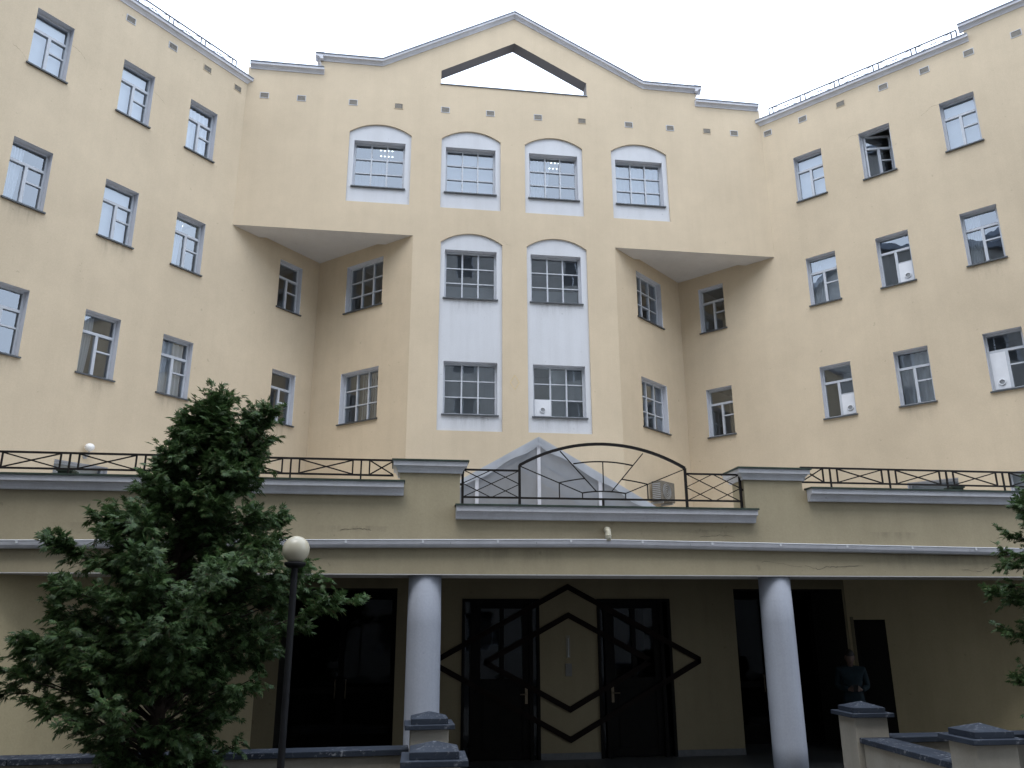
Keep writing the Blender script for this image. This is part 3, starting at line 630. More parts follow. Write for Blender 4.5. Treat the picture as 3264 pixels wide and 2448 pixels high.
# doors
def door(x0, x1, mir):
    f = lambda u: (x0+u) if not mir else (x1-u); W_ = x1-x0
    def bx(m, a, b, o0, o1, z0, z1): a, b = f(a), f(b); m.box(min(a, b), max(a, b), o0, o1, z0, z1)
    m = MB(PD)                                               # fixed frame
    bx(m, 0, .045, -.09, .03, FLOOR, DT); bx(m, W_-.045, W_, -.09, .03, FLOOR, DT); bx(m, .045, W_-.045, -.09, .03, DT-.05, DT); bx(m, .14, .20, -.09, .03, FLOOR, DT-.05); bx(m, W_-.17, W_-.115, -.09, .03, FLOOR, DT-.05)
    d = m.build('door', 'door_wood', ENT)
    m = MB(PD); a, b = .20, W_-.17; zt = DT-.05             # leaf: stiles, rails, solid lower panel
    bx(m, a, a+.115, -.06, .0, FLOOR+.02, zt); bx(m, b-.12, b, -.06, .0, FLOOR+.02, zt); bx(m, a+.115, b-.12, -.06, 0, zt-.11, zt); c = (a+b)/2
    bx(m, c-.04, c+.04, -.06, 0, -.85, zt-.11); bx(m, a+.115, b-.12, -.05, -.01, FLOOR+.02, -.85)
    bx(m, a+.16, b-.16, -.012, -.002, FLOOR+.15, -1.0); m.build('leaf', 'door_wood', d, bevel=.004)
    for (p, q) in ((a+.115, c-.04), (c+.04, b-.12)):
        n = 3; zz = [-.85, -.42, -.03, zt-.11]
        for k in range(3):
            m = MB(PD); t = random.uniform(-.012, .012); pa, qa = sorted((f(p), f(q))); m.quad((pa, -.03+t, zz[k]), (qa, -.03-t, zz[k]), (qa, -.03-t, zz[k+1]), (pa, -.03+t, zz[k+1])); link('pane', m.mesh('pane', False), 'door_glass', d)
    for (p, q) in ((.045, .14), (W_-.115, W_-.045)):
        pa, qa = sorted((f(p), f(q))); m = MB(PD); m.quad((pa, -.03, FLOOR), (qa, -.03, FLOOR), (qa, -.03, zt), (pa, -.03, zt)); link('pane', m.mesh('pane', False), 'door_glass', d)
    hx = f(b-.06); m = MB(PD); m.box(hx-.022, hx+.022, 0, .008, -1.24, -.98); m.tube([(hx, .005, -1.09), (hx, .055, -1.09), (hx-(.11 if not mir else -.11), .06, -1.09)], .011, 8); m.tube([(hx, .0, -1.18), (hx, .02, -1.18)], .016, 10); m.build('handle', 'brass', d)
    m = MB(PD); xa, xb = sorted((x0, x1)); m.quad((xa, -1.6, FLOOR), (xb, -1.6, FLOOR), (xb, -1.6, DT), (xa, -1.6, DT))
    for s in (xa, xb): m.quad((s, -.09, FLOOR), (s, -1.6, FLOOR), (s, -1.6, DT), (s, -.09, DT))
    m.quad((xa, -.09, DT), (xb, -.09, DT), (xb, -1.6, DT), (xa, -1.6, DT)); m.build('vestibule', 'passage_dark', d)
door(*DOORS[0], False); door(*DOORS[1], True)
# two concentric timber lozenges across wall and doors
for (zt, zb, hw, nm) in ((.63, -1.80, 2.30, 'o'), (.16, -1.34, 1.42, 'i')):
    zc = (zt+zb)/2; w = .088
    for p, q in (((XC, zt), (XC+hw, zc)), ((XC+hw, zc), (XC, zb)), ((XC, zb), (XC-hw, zc)), ((XC-hw, zc), (XC, zt))):
        m = MB(PD); sg = 1 if q[1] > p[1] else -1
        a, b = p, q
        m.add([(a[0], .032, a[1]-w/2*1.1), (b[0], .032, b[1]-w/2*1.1), (b[0], .032, b[1]+w/2*1.1), (a[0], .032, a[1]+w/2*1.1), (a[0], .0, a[1]-w/2*1.1), (b[0], .0, b[1]-w/2*1.1), (b[0], .0, b[1]+w/2*1.1), (a[0], .0, a[1]+w/2*1.1)],
              [(0, 1, 2, 3), (4, 7, 6, 5), (0, 4, 5, 1), (1, 5, 6, 2), (2, 6, 7, 3), (3, 7, 4, 0)]); m.build('lozenge_strip', 'strip_wood', ENT)
m = MB(); m.box(-5.3, 11.2, 11.05, 19.2, -.05, Zw(FLOOR)); o = tag(m.build('porch_floor', 'floor_tile'), None, None, None, 'structure')
m = MB(); m.box(.7, 5.2, 10.72, 11.045, -.05, .105); tag(m.build('entrance_step', 'floor_tile', None, .008), 'dark low step in front of the porch between the columns', 'step')
# cracks and flaking on the beam and parapet
crack(PP, [(5.85, .80), (6.05, .76), (6.2, .80), (6.4, .79), (6.75, .81)], .007, .003, ENT); crack(PP, [(5.2, .86), (5.5, .83), (5.8, .79)], .004, .003, ENT); crack(PP, [(8.3, .77), (8.6, .74), (8.75, .79)], .006, .003, ENT)
crack(PP, [(-.75, 1.25), (-.5, 1.27), (-.35, 1.24)], .006, .003, ENT); crack(PP, [(4.3, 1.2), (4.6, 1.23), (4.8, 1.21)], .006, .003, ENT); crack(PP, [(-3.95, .70), (-3.4, .69), (-3.1, .685)], .006, .003, ENT)
for a, b in ((-4.5, -2.6), (-1.1, .1), (4.0, 4.9), (6.8, 7.8)): stain(PP, a, b, 1.14, 1.30, .003, ENT)
for a, b in ((.9, 2.4), (6.6, 9.5), (-4, -1.5)): stain(PP, a, b, ZBM+.02, ZBM+.34, .003, ENT)

# ---- terrace railings
def terrace_railing(label, supports, x_end_in, x_end_out, zt, zb, zc, loc):
    root = thing('terrace_railing', loc, label, 'railing'); of = -.05; h = .115
    bar(root, 'rail', PP, (x_end_out, zt), (x_end_in, zt), of, .030, .026); bar(root, 'rail', PP, (x_end_out, zb), (x_end_in, zb), of, .025)
    for i, s in enumerate(supports):
        bar(root, 'post', PP, (s, zc), (s, zt-.011), of, .022)
        for d in (-h, h): bar(root, 'post', PP, (s+d, zb+.011), (s+d, zt-.011), of, .02)
    pts = sorted([s+h for s in supports] + [s-h for s in supports] + [x_end_in])
    ss = sorted(supports)
    spans = [(ss[i]+h, ss[i+1]-h) for i in range(len(ss)-1)]
    spans.append((ss[-1]+h, x_end_in) if x_end_in > ss[-1] else (x_end_in, ss[0]-h))
    for a, b in spans: x_panel(root, PP, a+.01, b-.01, zb+.012, zt-.012, of, .017)
terrace_railing('black railing with crossed bars on the left parapet behind the big evergreen', [-.5246-.952*k for k in range(12)], -.075, -11.2, 2.218, 2.005, 1.90, (-4, YP+.05, Zw(1.9)))
terrace_railing('black railing with crossed bars on the right parapet', [6.43+.955*k for k in range(12)], 5.96, 17.2, 2.253, 2.032, 1.92, (9, YP+.05, Zw(1.92)))
root = thing('arched_railing', (XC, YP+.05, Zw(1.6)), 'black arched railing with sunburst bars over the entrance', 'railing'); of = -.05; k = .922
K = lambda x, z: (x*k, z*k)
for (a, b, w) in (((.965, 1.735), (.965, 2.29), .034), ((1.843, 1.735), (1.843, 2.375), .034), ((4.509, 1.735), (4.509, 2.388), .034), ((5.413, 1.735), (5.413, 2.30), .034), ((3.155, 1.735), (3.155, 1.872), .03)): bar(root, 'post', PP, K(*a), K(*b), of, w)
for (a, b) in (((.965, 1.868), (5.413, 1.876)), ((.965, 2.29), (1.843, 2.29)), ((4.509, 2.30), (5.413, 2.30))): bar(root, 'rail', PP, K(*a), K(*b), of+.001, .026)
def arcbar(name, a, mid, b, w, n=14):
    (x1, y1), (x2, y2), (x3, y3) = a, mid, b; d = 2*(x1*(y2-y3)+x2*(y3-y1)+x3*(y1-y2))
    ux = ((x1*x1+y1*y1)*(y2-y3)+(x2*x2+y2*y2)*(y3-y1)+(x3*x3+y3*y3)*(y1-y2))/d; uy = ((x1*x1+y1*y1)*(x3-x2)+(x2*x2+y2*y2)*(x1-x3)+(x3*x3+y3*y3)*(x2-x1))/d
    R = math.hypot(x1-ux, y1-uy); t0, t1 = math.atan2(y1-uy, x1-ux), math.atan2(y3-uy, x3-ux); pts = [(ux+R*math.cos(t0+(t1-t0)*i/n), uy+R*math.sin(t0+(t1-t0)*i/n)) for i in range(n+1)]
    m = MB()
    for i in range(n): m.bar(PP((pts[i][0]*k, of, pts[i][1]*k)), PP((pts[i+1][0]*k, of, pts[i+1][1]*k)), w*.9, w)
    m.build(name, IRON, root)
arcbar('arch', (1.843, 2.375), (3.16, 2.745), (4.509, 2.388), .04, 24)
arcbar('brace', (2.696, 2.418), (3.17, 2.463), (3.655, 2.412), .018); arcbar('brace', (2.466, 2.115), (2.67, 2.16), (2.877, 2.19), .016, 6); arcbar('brace', (3.465, 2.19), (3.67, 2.16), (3.878, 2.12), .016, 6); arcbar('brace', (2.83, 1.964), (3.17, 1.995), (3.518, 1.967), .018, 8)
for a, b in (((1.857, 2.36), (2.83, 1.964)), ((4.495, 2.37), (3.518, 1.967)), ((2.489, 2.615), (3.052, 1.992)), ((3.828, 2.61), (3.293, 1.992)), ((3.169, 2.463), (3.169, 1.995)), ((2.466, 2.115), (2.466, 1.885)), ((3.878, 2.12), (3.878, 1.885)), ((2.83, 1.964), (2.83, 1.885)), ((3.518, 1.967), (3.518, 1.885))):
    bar(root, 'brace', PP, K(*a), K(*b), of, .014)
for x0, x1, zt in ((.965, 1.843, 2.29), (4.509, 5.413, 2.30)):   # lattice ends
    zb = 1.868; zm = (zt+zb)/2; xm = (x0+x1)/2; q = (x1-x0)/4
    for a, b in (((x0, zm), (xm, zt)), ((x0, zm), (xm, zb)), ((xm, zt), (x1, zm)), ((xm, zb), (x1, zm)), ((x0, zt), (x1, zb)), ((x0, zb), (x1, zt))): bar(root, 'brace', PP, K(*a), K(*b), of+.001, .012)
for x in (.94, 5.44): bar(root, 'anchor', PP, K(x-.04, 2.06), K(x+.04, 2.06), of, .03)

# ------------------------------------------------------------------ glazed canopy on the terrace
CAN = thing('glass_canopy', (XC, 17, Zw(.98)), 'gabled canopy of white posts under translucent sheeting on the terrace', 'canopy')
ya, yb, az, ez, hw = 16.75, 19.95, 3.86, 2.10, 3.05
for sg in (-1, 1):
    m = MB(); n = 12; rows = 10; vs = []; fs = []
    for i in range(n+1):
        for j in range(rows+1):
            u, v = i/n, j/rows; sag = -.05*math.sin(math.pi*((u*3) % 1))*math.sin(math.pi*((v*3) % 1)) + random.uniform(-.012, .012)
            vs.append((XC+sg*hw*u, ya+(yb-ya)*v, Zw(az+(ez-az)*u+sag)))
    for i in range(n):
        for j in range(rows): a = i*(rows+1)+j; fs.append((a, a+1, a+rows+2, a+rows+1))
    m.add(vs, fs); m.build('roof_sheet', 'plastic_film', CAN, smooth=True)
    m = MB()                                                 # skirt of sheeting hanging over the front edge
    vs = []; fs = []
    for i in range(25):
        u = i/24; z = az+(ez-az)*u; vs += [(XC+sg*hw*u, ya-.01+random.uniform(-.01, .01), Zw(z+.02)), (XC+sg*hw*u, ya-.03+.03*math.sin(i*1.3), Zw(z-.17-.03*math.sin(i*.9)))]
    for i in range(24): fs.append((2*i, 2*i+1, 2*i+3, 2*i+2))
    m.add(vs, fs); m.build('front_sheet', 'plastic_film', CAN, smooth=True)
    m = MB()
    for y in (ya+.03, ya+1.6, yb-.05): m.bar((XC, y, Zw(az-.05)), (XC+sg*hw, y, Zw(ez-.05)), .05, .06)
    m.build('rafter', 'window_paint', CAN)
    m = MB(); m.bar((XC+sg*hw*.9, ya, Zw(ez+.08)), (XC+sg*hw*.9, yb, Zw(ez+.08)), .05); m.build('purlin', 'window_paint', CAN)
m = MB(); m.bar((XC, ya, Zw(az-.03)), (XC, yb, Zw(az-.03)), .06); m.build('ridge', 'window_paint', CAN)
for x in (XC-2.64, XC-1.32, XC, XC+1.32, XC+2.64):
    m = MB(); m.box(x-.035, x+.035, ya+.01, ya+.08, Zw(.98), Zw(az-.08-abs(x-XC)*(az-ez)/hw)); m.build('post', 'gutter_metal', CAN)
for x0, x1 in ((XC-2.6, XC-1.36), (XC-1.28, XC-.04), (XC+.04, XC+1.28), (XC+1.36, XC+2.6)):
    h0, h1 = az-.12-abs(x0-XC)*(az-ez)/hw, az-.12-abs(x1-XC)*(az-ez)/hw; m = MB(); m.quad((x0, ya+.05, Zw(1.0)), (x1, ya+.05, Zw(1.0)), (x1, ya+.05, Zw(h1)), (x0, ya+.05, Zw(h0))); link('pane', m.mesh('pane', False), 'grey_film', CAN)

# ------------------------------------------------------------------ small fittings on the walls
AC = thing('air_conditioner', PDR((.6, .3, 3.1)), 'white outdoor air conditioner unit on the wall behind the arched railing', 'air conditioner')
s0, s1, z0, z1 = 1.15, 1.85, 3.12, 3.66
tfa = lambda p: PDR((p[0], p[1], p[2]))
m = MB(tfa); m.box(s0, s1, .08, .38, z0, z1); m.build('casing', 'vent_dark', AC, bevel=.015)
m = MB(tfa)
for k in range(9): m.box(s0-.006, s0-.001, .11, .35, z0+.05+k*.05, z0+.075+k*.05)
m.build('side_grille', 'grey_plastic', AC)
m = MB(tfa); n = 20; m.add([(s0+.27+.2*math.cos(2*math.pi*q/n), .383, (z0+z1)/2+.2*math.sin(2*math.pi*q/n)) for q in range(n)], [tuple(range(n))]); m.build('fan_opening', 'vent_dark', AC)
m = MB(tfa)
for r in (.06, .11, .16, .2): m.tube([(s0+.27+r*math.cos(2*math.pi*q/16), .39, (z0+z1)/2+r*math.sin(2*math.pi*q/16)) for q in range(17)], .006, 5, False)
m.build('fan_guard', 'grey_plastic', AC)
m = MB(tfa)
for s in (s0+.1, s1-.1): m.box(s-.02, s+.02, .0, .36, z0-.05, z0-.002)
m.build('bracket', 'grey_plastic', AC)
WLm = thing('wall_lamp', PL((-2.975, 0, 3.45)), 'small white globe lamp on the left wing wall above the railing', 'wall lamp')
m = MB(); c = PL((-2.975, .14, 3.60)); pr = [(.001, -.085)] + [(.098*math.cos(t), .085*math.sin(t)) for t in np.linspace(-1.4, 1.4, 11)] + [(.001, .085)]; m.lathe(pr, c, 20); m.build('globe', 'lamp_white', WLm, smooth=True)
m = MB(); m.tube([PL((-2.975, 0, 3.42)), PL((-2.975, .09, 3.42)), PL((-2.975, .14, 3.46)), PL((-2.975, .14, 3.52))], .018, 8); m.tube([PL((-2.975, 0, 3.42)), PL((-2.975, .02, 3.42))], .05, 14); m.build('arm', 'grey_plastic', WLm)
for x, lab in ((-4.43, 'small dark green capped vent box on the left parapet'), (8.62, 'small dark green capped vent box on the right parapet')):
    v = thing('vent_box', (x, YP+.30, Zw(1.88)), lab, 'vent box'); z0 = 1.86 if x < 0 else 1.88
    m = MB(PP); m.box(x-.09, x+.09, -.38, -.20, z0, z0+.14); m.build('body', 'green_cap', v); m = MB(PP); m.box(x-.105, x+.105, -.395, -.185, z0+.141, z0+.165); m.build('lid', 'green_cap', v)
T = thing('thermometer', PD((2.93, .02, -.53)), 'long pale outdoor thermometer on the wall between the entrance doors', 'thermometer')
m = MB(PD); m.box(2.895, 2.965, .001, .012, -.53, -.17); m.build('scale_plate', 'thermo_white', T, bevel=.004)
m = MB(PD); m.tube([(2.93, .018, -.50), (2.93, .018, -.21)], .006, 8); m.tube([(2.93, .018, -.515), (2.93, .018, -.49)], .012, 8); m.build('tube', 'grey_plastic', T)
m = MB(PD)
for q in range(13): m.box(2.905, 2.922, .0125, .0135, -.47+q*.02, -.467+q*.02); m.box(2.938, 2.955, .0125, .0135, -.47+q*.02, -.467+q*.02)
m.build('tick_marks', 'vent_dark', T)
m = MB(PD); m.box(2.875, 2.985, .001, .013, -.82, -.62); tag(m.build('notice_plate', 'plaque_grey', None, .003), 'small grey notice plate under the thermometer between the doors', 'sign')

# ------------------------------------------------------------------ piers and low walls of the approach
def pier_parts(root):
    m = MB(); m.box(-.205, .205, -.205, .205, 0, 1.228); m.build('shaft', 'pier_plaster', root, .008)
    m = MB(); m.box(-.268, .268, -.268, .268, 1.229, 1.277); m.build('slab', 'coping_paint', root, .006)
    m = MB(); m.box(-.198, .198, -.198, .198, 1.278, 1.332); m.add([(-.198, -.198, 1.333), (.198, -.198, 1.333), (.198, .198, 1.333), (-.198, .198, 1.333), (0, 0, 1.395)], [(0, 1, 4), (1, 2, 4), (2, 3, 4), (3, 0, 4)]); m.build('cap', 'coping_paint', root, .004)
p0 = thing('gate_pier', (.425, 9.66, 0), 'far left gate pier with a stepped dark cap in front of the left column', 'pier', 'gate piers of the approach', False); pier_parts(p0)
for x, y, rz, lab in ((.365, 7.24, -.03, 'near left gate pier with a chipped stepped cap at the bottom edge'), (5.70, 9.93, -.05, 'far right gate pier with a stepped dark cap in front of the person'), (5.555, 7.62, -.03, 'near right gate pier with a stepped dark cap by the right edge')):
    r = p0.copy(); COL.objects.link(r); r.location = (x, y, 0); r.rotation_euler = (0, 0, rz); r['label'] = lab
    for c in list(p0.children):
        d = c.copy(); COL.objects.link(d); d.parent = r
def low_wall(a, b, w, label):
    a = Vector((*a, 0)); b = Vector((*b, 0)); L = (b-a).length; d = (b-a)/L; n = Vector((-d.y, d.x, 0)); tf = lambda p: a + d*p[0] + n*p[1] + Vector((0, 0, p[2]))
    root = thing('low_wall', tuple((a+b)/2), label, 'wall'); m = MB(tf); m.box(0, L, -w/2+.05, w/2-.05, 0, .945); m.build('wall_body', 'pier_plaster', root)
    k = max(1, int(L/1.9))
    for i in range(k):
        m = MB(tf); m.box(L*i/k+.003, L*(i+1)/k-.003, -w/2, w/2, .946, 1.008); m.build('coping', 'coping_paint', root, .006)
low_wall((-12, 9.72), (.215, 9.84), .32, 'low wall with dark coping running left behind the big evergreen')
low_wall((5.91, 9.86), (17, 9.80), .36, 'low wall with dark coping running right from the far right pier')
low_wall((5.69, 9.715), (5.58, 7.835), .36, 'short low wall with dark coping between the two right piers')
low_wall((.42, 9.445), (.37, 7.455), .36, 'short low wall with dark coping between the two left piers')

# ------------------------------------------------------------------ lamp posts
def lamp(x, y, label):
    L = thing('lamp_post', (x, y, 0), label, 'street lamp', 'globe lamps of the court', False); zg = Zw(.66)
    m = MB(); pr = [(.002, -.119)] + [(.12*math.cos(t), .12*math.sin(t)) for t in np.linspace(-1.45, 1.45, 19)] + [(.002, .12)]; m.lathe(pr, (0, 0, zg), 32); m.build('globe', 'globe_glass', L, smooth=True)
    m = MB(); m.lathe([(.03, -.165), (.06, -.16), (.09, -.14), (.096, -.125), (.092, -.113), (.05, -.105)], (0, 0, zg), 28); m.build('collar', 'post_paint', L, smooth=False)
    m = MB(); m.lathe([(.05, 0), (.05, .6), (.045, .62), (.031, .66), (.030, zg-.15)], (0, 0, 0), 18); m.build('pole', 'post_paint', L)
    m = MB(); m.lathe([(.11, 0), (.11, .03), (.06, .06), (.052, .09)], (0, 0, .0), 18); m.build('base', 'post_paint', L)
    return L
lamp(-.892, 7.6, 'black lamp post with a cream glass globe in front of the big evergreen')
lamp(7.33, 7.6, 'lamp post with a cream globe cut off by the right edge')

# ------------------------------------------------------------------ evergreen trees
def spray_template():
    vs = []; fs = []
    def leaf(p, d, L, w):
        d = np.array(d)/np.linalg.norm(d); n = np.array([-d[1], d[0], 0]); p = np.array(p); b = len(vs)
        vs.extend([p, p+d*L*.45+n*w, p+d*L+np.array([0, 0, -L*.18]), p+d*L*.45-n*w]); fs.append((b, b+1, b+2, b+3))
    for ang, l in ((0, 1.0), (-.42, .86), (.42, .86), (-.85, .66), (.85, .66), (-1.25, .42), (1.25, .42)):
        o = .16*(1-abs(ang)/1.4); leaf((o, 0, 0), (math.cos(ang), math.sin(ang), 0), l-o*.4, .078)
    leaf((.42, 0, -.02), (math.cos(.6), math.sin(.6), 0), .42, .06); leaf((.42, 0, -.02), (math.cos(.6), -math.sin(.6), 0), .42, .06)
    return np.array(vs), fs
def make_tree(env, axis, leaders, seed, avoid=None, nb=300):
    R = np.random.default_rng(seed); tv, tfc = spray_template(); P = []; wood = MB()
    zs = np.array([e[0] for e in env]); wl = np.array([e[1] for e in env]); wr = np.array([e[2] for e in env])
    V = []
    def spray(p, d, size):
        d = d/np.linalg.norm(d); upv = np.array([p[0]*.45+R.normal(0, .4), p[1]*.45+R.normal(0, .4), .75]); s = np.cross(upv, d); s /= np.linalg.norm(s)+1e-9; u = np.cross(d, s)
        V.append(p + size*(tv[:, :1]*d + tv[:, 1:2]*s + tv[:, 2:]*u))
    def branch(b0, tip, dens):
        L = np.linalg.norm(tip-b0); mid = (b0+tip)/2 + np.array([0, 0, .10*L]); n = 7; pts = []
        for i in range(n+1): t = i/n; pts.append((1-t)**2*b0 + 2*t*(1-t)*mid + t*t*tip + R.normal(0, .012, 3)*(t > 0))
        wood.tube([tuple(p) for p in pts], [max(.004, .016*(1-i/(n+.4))*min(1, L)) for i in range(n+1)], 5, False)
        pts = np.array(pts); nt = int((6 + 17*L)*dens)
        for q in range(nt):
            t = 1-(R.random()**1.35)*.78; f = t*n; i = min(int(f), n-1); p = pts[i] + (pts[i+1]-pts[i])*(f-i); d = pts[i+1]-pts[i]; d /= np.linalg.norm(d)
            side = np.cross([0, 0, 1.], d); side /= np.linalg.norm(side)+1e-9; a = R.choice([-1, 1])*R.uniform(.3, 1.2)
            td = d*math.cos(a) + side*math.sin(a) + np.array([0, 0, R.normal(.16, .48)]); td /= np.linalg.norm(td); tl = R.uniform(.07, .30)*(1.15-t*.45)
            wood.tube([tuple(p), tuple(p+td*tl*.9)], [.004, .002], 3, False)
            k = 5 + int(tl/.027)
            for j in range(k):
                u = (j+.6)/k; pp = p + td*tl*u + R.normal(0, .012, 3); aa = R.choice([-1, 1])*R.uniform(.1, .9); s2 = np.cross([0, 0, 1.], td); s2 /= np.linalg.norm(s2)+1e-9
                dd = td*math.cos(aa) + s2*math.sin(aa) + np.array([0, 0, R.normal(-.22, .38)])
                spray(pp, dd, R.uniform(.05, .092))
    z0, z1 = zs[0], zs[-1]; p1, p2, p3 = R.uniform(0, 6, 3)
    for q in range(nb):
        z = z0 + (z1-z0)*(R.random()**.92); ph = R.uniform(0, 2*math.pi); a = np.interp(z, zs, wl); b = np.interp(z, zs, wr); c, s = math.cos(ph), math.sin(ph)
        rx = b if c > 0 else a; ry = .46*(a+b); lump = .90+.20*math.sin(2.3*ph+1.7*z+p1)*math.sin(3.1*z-1.3*ph+p2)+.10*math.sin(5*ph+4.1*z+p3); k = lump*(R.uniform(.78, 1.0) if R.random() < .8 else R.uniform(.4, .75)); ax = np.array([np.interp(z, [p[2] for p in axis], [p[0] for p in axis]), np.interp(z, [p[2] for p in axis], [p[1] for p in axis]), 0])
        tip = np.array([ax[0]+rx*c*k, ax[1]+ry*s*k, z]); rr = math.hypot(rx*c, ry*s)*k; zb = max(.35, z-.42*rr-.05); bx = np.interp(zb, [p[2] for p in axis], [p[0] for p in axis]); by = np.interp(zb, [p[2] for p in axis], [p[1] for p in axis])
        branch(np.array([bx, by, zb]), tip, 1.0 if z > 1.9 else .55)
    for (base, top, rad) in leaders:                         # extra leading shoots with short side branches
        base, top = np.array(base), np.array(top); wood.tube([tuple(base), tuple((base+top)/2+R.normal(0, .02, 3)), tuple(top)], [.03, .018, .005], 6, False)
        for q in range(32):
            t = R.random(); p = base+(top-base)*t; ph = R.uniform(0, 6.28); r = rad*(1-.6*t)*R.uniform(.55, 1); branch(p, p+np.array([r*math.cos(ph), r*math.sin(ph), .12+.10*R.random()]), .8)
        spray(top, np.array([.1, 0, 1.]), .14); spray(top, np.array([-.3, .2, 1.]), .12)
    wood.tube([tuple(p) for p in axis], [.095*(1-.86*i/(len(axis)-1)) for i in range(len(axis))], 10, False)
    V = np.array(V)
    if avoid is not None:
        c = V[:, 0, :]; keep = ~((np.hypot(c[:, 0]-avoid[0], c[:, 1]-avoid[1]) < .20) & (c[:, 1] < avoid[1]+.2)) ; V = V[keep]
    ns, nvv = V.shape[0], V.shape[1]; F = np.array(tfc)[None] + (np.arange(ns)*nvv)[:, None, None]
    me = bpy.data.meshes.new('crown'); me.vertices.add(ns*nvv); me.vertices.foreach_set('co', V.reshape(-1)); nf = F.shape[0]*F.shape[1]
    me.loops.add(nf*4); me.loops.foreach_set('vertex_index', F.reshape(-1).astype(np.int32)); me.polygons.add(nf); me.polygons.foreach_set('loop_start', np.arange(0, nf*4, 4, dtype=np.int32)); me.update(calc_edges=True); me.validate()
    print('sprays', ns); return me, wood.mesh('trunk')
TX, TY = -2.10, 8.35
fx = lambda x: -3.62+.004207*x - TX
def fz(y): return Zw(.4+(1260-y)*.00458) if y < 1260 else Zw(.4-(y-1260)*.00406)
ENV0 = [(1660, 250, 500), (1600, 195, 545), (1550, 120, 585), (1500, 70, 640), (1450, 40, 655), (1400, 25, 690), (1350, 25, 720), (1300, 25, 735), (1250, 60, 725), (1200, 140, 690), (1150, 170, 655), (1100, 215, 610), (1050, 275, 610), (1000, 325, 545), (960, 355, 462), (915, 395, 450)]
def axis_x(z): return np.interp(z, [0, fz(1100), fz(850)], [.02, -.02, .06])
env = [(fz(y), -(fx(a))+axis_x(fz(y)), fx(b)-axis_x(fz(y))) for y, a, b in ENV0]; env = [(.45, .45, .5), (.8, .75, .8)] + [e for e in env if e[0] > .9]
axis = [(0.02, 0, 0), (.03, 0, .7), (-.02, .03, 1.6), (0, 0, fz(1100)), (.03, .02, fz(950)), (.06, 0, fz(905))]
cr, tr = make_tree(env, axis, [((.24, -.1, fz(1150)), (fx(530), -.1, fz(930)), .34), ((-.03, .05, fz(1010)), (fx(425), 0, fz(902)), .27)], 11, (-.892-TX, 7.6-TY))
TRE = thing('evergreen_tree', (TX, TY, 0), 'large dark green evergreen tree on the left behind the lamp post', 'tree', 'evergreen trees of the court', False)
link('trunk', tr, 'bark', TRE); link('crown', cr, 'thuja_leaf', TRE)
env2 = [(.45, .5, .5), (.8, .95, .9), (1.2, 1.25, 1.2), (1.67, 1.32, 1.3), (2.1, 1.30, 1.35), (2.6, 1.36, 1.3), (3.1, 1.22, 1.2), (3.5, 1.04, 1.05), (3.9, .82, .85), (4.3, .55, .6), (4.7, .25, .3)]
cr2, tr2 = make_tree(env2, [(0, 0, 0), (.02, .02, 1.2), (-.02, 0, 2.6), (.02, 0, 3.8), (0, 0, 4.75)], [((0, 0, 4.0), (.05, 0, 4.85), .25)], 23, (7.33-8.08, 7.6-8.3))
T2 = thing('evergreen_tree', (8.08, 8.3, 0), 'dark green evergreen tree cut off by the right edge', 'tree', 'evergreen trees of the court', False)
link('trunk', tr2, 'bark', T2); link('crown', cr2, 'thuja_leaf', T2)

# ------------------------------------------------------------------ the person in the porch
def skin_mesh(name, joints, edges, root, sub=2):
    me = bpy.data.meshes.new(name); me.from_pydata([j[0] for j in joints], edges, []); o = bpy.data.objects.new('tmp', me); COL.objects.link(o)
    sk = o.modifiers.new('skin', 'SKIN'); sk.use_smooth_shade = True
    for i, v in enumerate(me.skin_vertices[0].data): v.radius = joints[i][1] if isinstance(joints[i][1], tuple) else (joints[i][1],)*2; v.use_root = (i == root)
    ss = o.modifiers.new('sub', 'SUBSURF'); ss.levels = sub; ss.render_levels = sub
    dg = bpy.context.evaluated_depsgraph_get(); res = bpy.data.meshes.new_from_object(o.evaluated_get(dg)); bpy.data.objects.remove(o); 
    for p in res.polygons: p.use_smooth = True
    return res
PX, PY_, PZ = 7.36, 13.0, Zw(FLOOR)
PER = thing('person', (PX, PY_, PZ), 'person in a dark teal jacket looking down at a phone in the dark porch', 'person', None, False)
PER.rotation_euler = (0, 0, math.radians(-25))               # local -Y is forward
# body: legs, torso, arms bent to hold a phone in front of the chest
J = [((0, 0, .92), (.155, .115)), ((0, 0, 1.05), (.15, .11)), ((0, .01, 1.22), (.17, .12)), ((0, .015, 1.36), (.165, .105)), ((0, 0, 1.45), (.07, .07)),
     ((.18, .015, 1.38), .068), ((.225, .03, 1.13), .052), ((.12, -.20, 1.09), .042), ((-.18, .015, 1.38), .068), ((-.225, .03, 1.13), .052), ((-.09, -.21, 1.10), .042),
     ((.095, 0, .84), .095), ((.10, -.01, .47), .062), ((.105, .01, .10), .046), ((-.095, 0, .84), .095), ((-.10, -.01, .47), .062), ((-.105, .01, .10), .046), ((.11, -.13, .045), .038), ((-.11, -.13, .045), .038)]
E_ = [(0, 1), (1, 2), (2, 3), (3, 4), (3, 5), (5, 6), (6, 7), (3, 8), (8, 9), (9, 10), (0, 11), (11, 12), (12, 13), (0, 14), (14, 15), (15, 16), (13, 17), (16, 18)]
bm_ = skin_mesh('clothed_body', J, E_, 0)
bm_.materials.clear(); 
for k in ('jacket', 'trousers', 'shoe'): bm_.materials.append(MAT[k])
for p in bm_.polygons: z = p.center[2]; p.material_index = 0 if z > .86 else (1 if z > .10 else 2)
link('body', bm_, None, PER)
